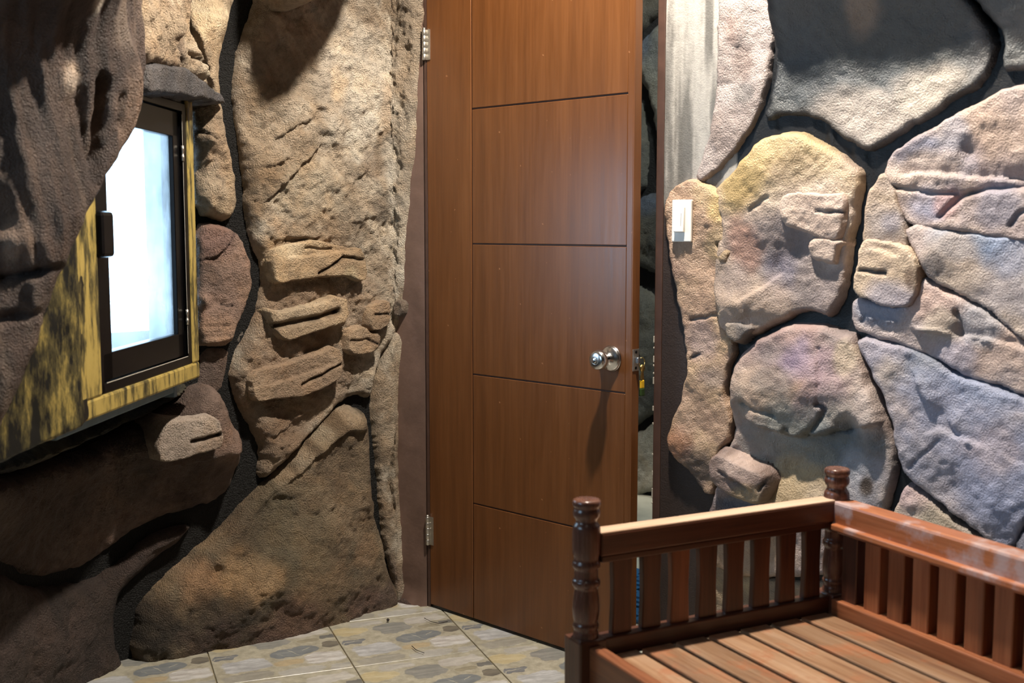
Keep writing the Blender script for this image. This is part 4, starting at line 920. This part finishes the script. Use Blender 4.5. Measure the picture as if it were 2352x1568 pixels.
# local x: towards the door, local +y: outdoors
ub0, zb0 = win_uv(190, 970); ub1, zb1 = win_uv(460, 868)
ufl = win_uv(226, 888, 0.01)[0]; ufr, zfb = win_uv(437, 834, 0.01)
zft = win_uv(418, 238, 0.01)[1]
ugr, zgb = WG['r']; ugl = WG['l'][0]; zgt = WG['tr'][1]
print('casing', ub0, zb0, ub1, zb1, 'frame', ufl, ufr, zfb, zft, 'glass', ugl, ugr, zgb, zgt)
zcb = (zb0 + zb1) / 2; CD = 0.17
def wbox(name, x0, x1, y0, y1, z0, z1, mat, parent=None, bevel=0.002):
    p = parent or win
    o = box(name, (x1 - x0, y1 - y0, z1 - z0), ((x0 + x1) / 2, (y0 + y1) / 2, (z0 + z1) / 2), mat, p, bevel=bevel)
    return o
wbox('casing_sill', ub0, 0.0, 0, CD, zcb, zfb, CASING, bevel=0.006)
wbox('casing_post', ufr, 0.0, 0, 0.07, zfb - 0.001, zft + 0.02, CASING, bevel=0.006)
wbox('casing_post', ub0, ufl, 0, CD, zfb - 0.001, zft + 0.02, CASING, bevel=0.006)
wbox('casing_head', ub0, 0.0, 0.01, CD, zft, zft + 0.06, BLACK_PAINT, bevel=0.004)  # head coloured black for the shadow under the brow
fw_ = 0.03
fr_ = empty('frame', (0, 0, 0), 0, win)
wbox('frame_rail', ufl, ufr, 0.004, 0.055, zfb, zfb + 0.022, BLACK_PAINT, fr_)
wbox('frame_rail', ufl, ufr, 0.004, 0.055, zft - 0.022, zft, BLACK_PAINT, fr_)
wbox('frame_stile', ufr - 0.03, ufr, 0.004, 0.055, zfb, zft, BLACK_PAINT, fr_)
wbox('frame_stile', ufl, ufl + 0.02, 0.004, 0.055, zfb, zft, BLACK_PAINT, fr_)
sash = empty('sash', (0, 0, 0), 0, win)
wbox('sash_rail', ufl + 0.022, ufr - 0.032, 0.012, 0.042, zfb + 0.024, zgb, BLACK_PAINT, sash)
wbox('sash_rail', ufl + 0.022, ufr - 0.032, 0.012, 0.042, zgt, zft - 0.024, BLACK_PAINT, sash)
wbox('sash_stile', ugr, ufr - 0.032, 0.012, 0.042, zfb + 0.024, zft - 0.024, BLACK_PAINT, sash)
wbox('sash_stile', ufl + 0.022, ugl, 0.012, 0.042, zfb + 0.024, zft - 0.024, BLACK_PAINT, sash)
wbox('pane', ugl - 0.004, ugr + 0.004, 0.024, 0.028, zgb - 0.004, zgt + 0.004, GLASS, win, bevel=0.0)
for zz in (0.42, -0.42):
    zc = (zgb + zgt) / 2 + zz * (zgt - zgb)
    o = link_bm('window_hinge', lathe_bm([(0, -0.02), (0.004, -0.02), (0.0045, -0.006), (0.0035, -0.005), (0.0035, 0.005), (0.0045, 0.006), (0.004, 0.02), (0, 0.02)], 12), STEEL_DULL, win); o.location = (ufr - 0.031, 0.004, zc)
wbox('worn_edge', ufr - 0.0325, ufr - 0.0312, 0.0028, 0.004, zfb + 0.03, zft - 0.03, WHITE_CHIP, win, bevel=0.0003)
wbox('worn_edge', ufl + 0.03, ufr - 0.034, 0.0028, 0.0045, zfb + 0.0215, zfb + 0.0232, WHITE_CHIP, win, bevel=0.0003)
lu, lz = win_uv(236, 538, 0.0)
hb = wbox('latch', lu - 0.035, lu + 0.035, -0.014, 0.012, lz - 0.05, lz + 0.05, BLACK_PAINT, win, bevel=0.010)
# lit reveal outdoors, seen through the glass on the door side
REVEAL = plain('pale_blue_outer_reveal', srgb(104, 124, 138), 0.6, nscale=20, var=0.15, bump=0.3, bdist=0.004)
wbox('outer_reveal', ugr + 0.004, ugr + 0.09, 0.044, 0.092, zfb - 0.05, zft + 0.05, REVEAL, win, bevel=0.003)
wbox('light_stop_return', 0.001, 0.02, 0.072, 0.13, zfb - 0.1, zft + 0.1, REVEAL, win, bevel=0.002)  # added unseen strip, keeps daylight from leaking onto the rocks
wbox('light_stop_back', 0.0, 0.17, 0.112, 0.13, zfb - 0.1, zft + 0.1, REVEAL, win, bevel=0.002)  # added unseen plate, closes the rest of the light gap
wbox('outer_sill', ub0, ufr, 0.056, 0.30, zfb - 0.08, zfb + 0.01, REVEAL, win, bevel=0.003)
pt = bpy.data.lights.new('window_daylight_portal', 'AREA'); pt.shape = 'RECTANGLE'; pt.size = ugr - ugl + 0.1; pt.size_y = zgt - zgb + 0.1; pt.cycles.is_portal = True
po = bpy.data.objects.new('window_daylight_portal', pt); COL.objects.link(po)
pc = np.array([WIN_P[0], WIN_P[1], 0]) + np.array([WIN_DIR[0], WIN_DIR[1], 0]) * (ugl + ugr) / 2 - WIN_N * 0.08
po.location = (pc[0], pc[1], (zgb + zgt) / 2); po.rotation_euler = Vector(WIN_N).to_track_quat('-Z', 'Y').to_euler()
# a second window of the same wall, nearer the bench side of the room
w2 = empty('window_2', (-1.20, 1.35, 0), math.pi / 2)
tag(w2, 'plain black framed window in the left wall outside the view', 'window', kind='structure')
for nm, sz, lc in (('frame_rail', (0.72, 0.06, 0.04), (0, 0, 0.95)), ('frame_rail', (0.72, 0.06, 0.04), (0, 0, 1.75)), ('frame_stile', (0.04, 0.06, 0.84), (-0.36, 0, 1.35)), ('frame_stile', (0.04, 0.06, 0.84), (0.36, 0, 1.35))):
    box(nm, sz, lc, BLACK_PAINT, w2)
box('pane', (0.70, 0.004, 0.80), (0, 0, 1.35), GLASS, w2, bevel=0)
pt2 = bpy.data.lights.new('second_window_portal', 'AREA'); pt2.shape = 'RECTANGLE'; pt2.size = 0.7; pt2.size_y = 0.8; pt2.cycles.is_portal = True
po2 = bpy.data.objects.new('second_window_portal', pt2); COL.objects.link(po2); po2.location = (-1.3, 1.35, 1.35); po2.rotation_euler = Vector((1, 0, 0)).to_track_quat('-Z', 'Y').to_euler()

# ------------------------------------------------------------------ light switch on the rough rock
q = [RIGHT.hit(px, py, 0.036) for px, py in ((1542, 461), (1587, 457), (1592, 553), (1548, 557))]
sc = np.mean([a[0] for a in q]); hc = np.mean([a[1] for a in q])
sx, sy = RIGHT.pos(sc, 0.036)
nx = np.interp(sc, RIGHT.S, RIGHT.NX); ny = np.interp(sc, RIGHT.S, RIGHT.NY)
sw = empty('light_switch', (sx, sy, hc), math.atan2(ny, nx) + math.pi / 2)
tag(sw, 'white plastic wall switch plate with one rocker on the rough rock', 'switch')
swx = abs(q[1][0] - q[0][0]); swz = abs(q[0][1] - q[3][1])
print('switch size', swx, swz)
box('plate', (swx, 0.010, swz), (0, 0, 0), WHITE_PLASTIC, sw, bevel=0.0025)
rk = box('rocker', (swx * 0.50, 0.010, swz * 0.60), (-swx * 0.06, -0.009, 0.003), WHITE_PLASTIC, sw, rot=(math.radians(-5), 0, 0), bevel=0.002)
box('indicator_slot', (0.0012, 0.002, swz * 0.3), (swx * 0.12, -0.005, 0.0), plain('grey_plastic', srgb(150, 150, 150), 0.4), rk, bevel=0.0002)
box('mounting_block', (swx * 0.8, 0.05, swz * 0.8), (0, 0.028, 0), WHITE_PLASTIC, sw, bevel=0.002)

# ------------------------------------------------------------------ wooden bench
BA = math.radians(27.0)
BP = on_height(1347, 1228, 0.63)
bench = empty('wooden_bench', (BP[0], BP[1], 0), BA)
tag(bench, 'brown wooden slatted bench with turned corner posts and plank seat', 'bench')
BD, BL = 0.610, 1.55           # local x: across the bench (post to post), local -y: along the bench
POST = smooth_profile([(0.0245, 0.435), (0.024, 0.443), (0.0225, 0.449), (0.0245, 0.455), (0.0245, 0.460), (0.0225, 0.465), (0.0245, 0.475), (0.0255, 0.490), (0.0245, 0.508), (0.0225, 0.524), (0.0225, 0.530), (0.0262, 0.536), (0.0262, 0.544),
                       (0.0228, 0.549), (0.0225, 0.562), (0.0230, 0.566), (0.0262, 0.571), (0.0262, 0.578), (0.0235, 0.584), (0.0255, 0.596), (0.0265, 0.610), (0.0265, 0.636), (0.0250, 0.648), (0.0205, 0.655), (0.0205, 0.660),
                       (0.0250, 0.667), (0.0255, 0.676), (0.0235, 0.682), (0.0262, 0.687), (0.0265, 0.693), (0.0235, 0.698), (0.0120, 0.699), (0.0, 0.6985)], 3)
def post(x, y):
    p = link_bm('post', lathe_bm(POST, 36), BENCH_POST, bench); p.location = (x, y, 0)
    b = box('post_block', (0.436, 0.060, 0.060), (0, 0, 0.218), BENCH_DARK, p, rot=(0, -math.pi / 2, 0), bevel=0.004)
    return p
for x in (0, BD):
    for y in (0, -BL): post(x, y)
HALF = math.pi / 2
def xbar(name, x0, x1, y, z0, z1, th, mat, bevel=0.003):      # runs across (local x)
    return box(name, (x1 - x0, th, z1 - z0), ((x0 + x1) / 2, y, (z0 + z1) / 2), mat, bench, bevel=bevel)
def ybar(name, y0, y1, x, z0, z1, th, mat, bevel=0.003):      # runs along (local y)
    return box(name, (y0 - y1, th, z1 - z0), (x, (y0 + y1) / 2, (z0 + z1) / 2), mat, bench, rot=(0, 0, HALF), bevel=bevel)
def upright(name, x, y, z0, z1, wx, wy, mat, taper=0.0):
    bm = box_bm(z1 - z0, wy, wx, 0.0)
    o_len = z1 - z0
    bmesh.ops.subdivide_edges(bm, edges=[e for e in bm.edges if abs(e.verts[0].co.x - e.verts[1].co.x) > 0.01], cuts=8)
    for v in bm.verts:                       # softly waisted outline
        t = v.co.x / o_len
        k = 1 - taper * math.cos(t * 2 * math.pi) * 0.5 - taper * 0.5
        v.co.z *= k
    bmesh.ops.bevel(bm, geom=[e for e in bm.edges if abs(e.verts[0].co.x - e.verts[1].co.x) > 0.001], offset=0.002, segments=1, affect='EDGES')
    o = link_bm(name, bm, mat, bench, smooth=False)
    o.location = (x, y, (z0 + z1) / 2); o.rotation_euler = (0, -HALF, 0)
    return o
for ye, nm in ((0.0, 'end'), (-BL, 'end')):
    r = xbar('end_rail', 0.020, BD - 0.020, ye, 0.590, 0.634, 0.042, BENCH_DARK, 0.004)  # dark wood colour also stands in for the unlit front
    box('rail_top_sheen', (BD - 0.042, 0.040, 0.006), (0, 0, 0.0215), BENCH_TOP_SHEEN, r, bevel=0.002)  # added pale strip, the top's sheen put into its colour
    box('rail_bead', (BD - 0.05, 0.030, 0.014), (0, 0, -0.029), BENCH_DARK, r, bevel=0.003)
    xbar('end_lower_rail', 0.028, BD - 0.028, ye, 0.392, 0.432, 0.036, BENCH_DARK)
    for k in range(8):
        xs = 0.076 + k * (BD - 0.118) / 7.0 * 0.95
        upright('slat', xs, ye, 0.428, 0.582, 0.044, 0.016, BENCH_DARK if k not in (2,) else BENCH_RED, 0.10)
# back along the wall side
br = ybar('back_rail', -0.012, -BL + 0.012, BD, 0.580, 0.634, 0.050, BENCH_RAIL, 0.006)
box('rail_lip', (BL - 0.05, 0.016, 0.013), (0, 0.030, -0.024), BENCH_RAIL, br, bevel=0.003)
box('rail_bead', (BL - 0.05, 0.034, 0.014), (0, 0.004, -0.033), BENCH_RED, br, bevel=0.003)
bl = ybar('back_lower_rail', -0.028, -BL + 0.028, BD - 0.004, 0.392, 0.430, 0.060, BENCH_RED, 0.003)
for k in range(23):
    upright('back_slat', BD + 0.004, -0.062 - k * 0.0635, 0.428, 0.585, 0.046, 0.042, BENCH_RED if k != 0 else BENCH_DARK, 0.0)
# seat
ybar('front_rail', -0.028, -BL + 0.028, 0.004, 0.335, 0.425, 0.028, BENCH_RED, 0.004)
ybar('rear_rail', -0.028, -BL + 0.028, BD, 0.315, 0.385, 0.028, BENCH_DARK, 0.003)
for k in range(3):
    xbar('seat_bearer', 0.018, BD - 0.014, -0.04 - k * (BL - 0.08) / 2, 0.335, 0.380, 0.03, BENCH_DARK)
NP = 7; pw = (BD - 0.062) / NP
for k in range(NP):
    ybar('seat_plank', -0.020, -BL + 0.020, 0.028 + pw * (k + 0.5), 0.380, 0.400, pw - 0.011, BENCH_SEAT, 0.003)

# ------------------------------------------------------------------ bathroom beyond the door
BW = Sheet([tuple(JAMB - DN * 1.75 - DW * 1.6), tuple(JAMB - DN * 1.75 + DW * 1.4)], rounds=0)
wall_bath = backing('wall_bathroom', BW, const_colour((16, 16, 18)), ROCK_L, 0.03)
tag(wall_bath, 'greenish grey sculpted rock wall of the bathroom seen through the door gap', 'wall', kind='structure')
def Bk(poly, **k): return rock(BW, poly, wall_bath, ROCK_L, g=0.012, high=0.08, er=0.05, rough=0.012, base=-0.03, warp=0.01, **k)
GC = ((112, 112, 100), (92, 94, 88), (128, 126, 110))
Bk([(1380, -700), (1600, -700), (1600, -20), (1520, 20), (1480, 60), (1455, 90), (1380, 90)], cols=((84, 80, 68), (70, 68, 60)))
Bk([(1458, 110), (1490, 70), (1530, 40), (1640, 20), (1640, 440), (1510, 430), (1508, 340), (1496, 250), (1474, 190), (1450, 160)], cols=GC, dabs=[(1475, 90, 0.10, (60, 96, 140), 0.8, 0.7), (1500, 120, 0.10, (88, 96, 100), 0.6)])
Bk([(1340, 190), (1450, 190), (1470, 230), (1484, 300), (1486, 400), (1474, 445), (1440, 450), (1340, 440)], cols=GC)
Bk([(1340, 470), (1440, 465), (1500, 440), (1640, 450), (1640, 620), (1520, 640), (1480, 618), (1440, 612), (1340, 600)], cols=((86, 84, 74), (70, 70, 64), (100, 98, 84)), dabs=[(1480, 460, 0.08, (70, 96, 130), 0.6, 1.5)])
Bk([(1340, 640), (1440, 646), (1480, 664), (1520, 690), (1640, 700), (1640, 930), (1520, 930), (1490, 958), (1455, 985), (1340, 1000)], cols=GC)
Bk([(1340, 1010), (1450, 1000), (1490, 975), (1530, 950), (1640, 950), (1640, 1125), (1500, 1132), (1460, 1142), (1340, 1140)], cols=((150, 146, 128), (130, 128, 116)))
for k, (a, b, ln) in enumerate(((0.45, 0.99, 1.7), (-1.25, 0.99, 1.7))):
    bs = link_bm('wall_bathroom_side', box_bm(0.1, ln, 2.95), REARWALL, smooth=False)
    pb = JAMB + DW * a - DN * b; bs.location = (pb[0], pb[1], 1.475); bs.rotation_euler = (0, 0, math.atan2(DW[1], DW[0]))
    tag(bs, ('plain brown side wall of the bathroom behind the right wall', 'plain brown side wall of the bathroom behind the left wall')[k], 'wall', kind='structure')

# blue drainage mat on the bathroom floor
mp_ = on_height(1452, 1368, 0.0); m0 = on_height(1452, 1309, 0); m1 = on_height(1452, 1427, 0)
mang = math.atan2(DW[1], DW[0])
depth = abs(np.dot((m0 - m1)[:2], DN)); width = 0.52
mat_t = empty('drain_mat', (mp_[0] , mp_[1], 0.0), mang)
tag(mat_t, 'blue perforated plastic drain mat on the bathroom floor', 'mat')
def mat_mesh():
    bm = bmesh.new(); nx_, ny_ = 26, 24
    for i in range(nx_):
        for j in range(ny_):
            solid = i in (0, nx_ - 1) or j in (0, ny_ - 1) or (j % 2 == 0) or ((i + (j // 2) % 2 * 2) % 4 == 0)
            if not solid: continue
            x0 = (i / nx_ - 0.5) * width; x1 = ((i + 1) / nx_ - 0.5) * width; y0 = (j / ny_ - 0.5) * depth; y1 = ((j + 1) / ny_ - 0.5) * depth
            bot = [bm.verts.new((x, y, 0.006)) for x, y in ((x0, y0), (x1, y0), (x1, y1), (x0, y1))]
            top = [bm.verts.new((v.co.x, v.co.y, 0.016)) for v in bot]
            bm.faces.new(top); bm.faces.new(bot[::-1])
            for k in range(4): bm.faces.new((bot[k], bot[(k + 1) % 4], top[(k + 1) % 4], top[k]))
    bmesh.ops.remove_doubles(bm, verts=bm.verts, dist=1e-5)
    return bm
link_bm('grid', mat_mesh(), BLUE_PVC, mat_t, smooth=False)

# ------------------------------------------------------------------ small litter on the floor
for k, (pts, lab) in enumerate(((((975, 1419), (990, 1427), (1008, 1431), (1028, 1427)), 'thin dark curved fibre on the pale tile beside the door foot'), (((946, 1483), (956, 1492), (974, 1499)), 'short dark fibre lying on the grey tile in the open floor'))):
    P3 = [on_height(a, b, 0.0085) for a, b in pts]; c = P3[0]
    o = link_bm('twig', tube_bm([tuple(p - c) for p in P3], 0.0012, 5), DARK_STUFF); o.location = tuple(c)
    tag(o, lab, 'twig')
pp = on_height(891, 1423, 0.010)
bm = bmesh.new(); bmesh.ops.create_icosphere(bm, subdivisions=2, radius=0.0048)
for v in bm.verts: v.co *= 0.85 + 0.3 * float(vnoise(np.array(v.co.x * 400 + 9), np.array(v.co.y * 400 + v.co.z * 300 + 5)))
o = link_bm('pebble', bm, DARK_STUFF); o.location = tuple(pp); tag(o, 'tiny dark pebble on the floor by the rock foot', 'pebble')

# ------------------------------------------------------------------ ceiling downlights
def downlight(loc, lab):
    r = empty('ceiling_downlight', (loc[0], loc[1], CEIL_H)); tag(r, lab, 'lamp')
    link_bm('trim_ring', lathe_bm([(0.045, 0.0), (0.046, -0.012), (0.060, -0.010), (0.066, -0.002), (0.066, 0.0)], 32), WHITE_PLASTIC, r)
    link_bm('lens', lathe_bm([(0.0, -0.004), (0.045, -0.004)], 32), LENS, r)
downlight(LAMP, 'round recessed downlight in the ceiling in front of the door')
downlight(REAR_FILL, 'unseen round downlight added near the rear wall as fill light')
downlight(BATH, 'round recessed downlight in the bathroom ceiling')
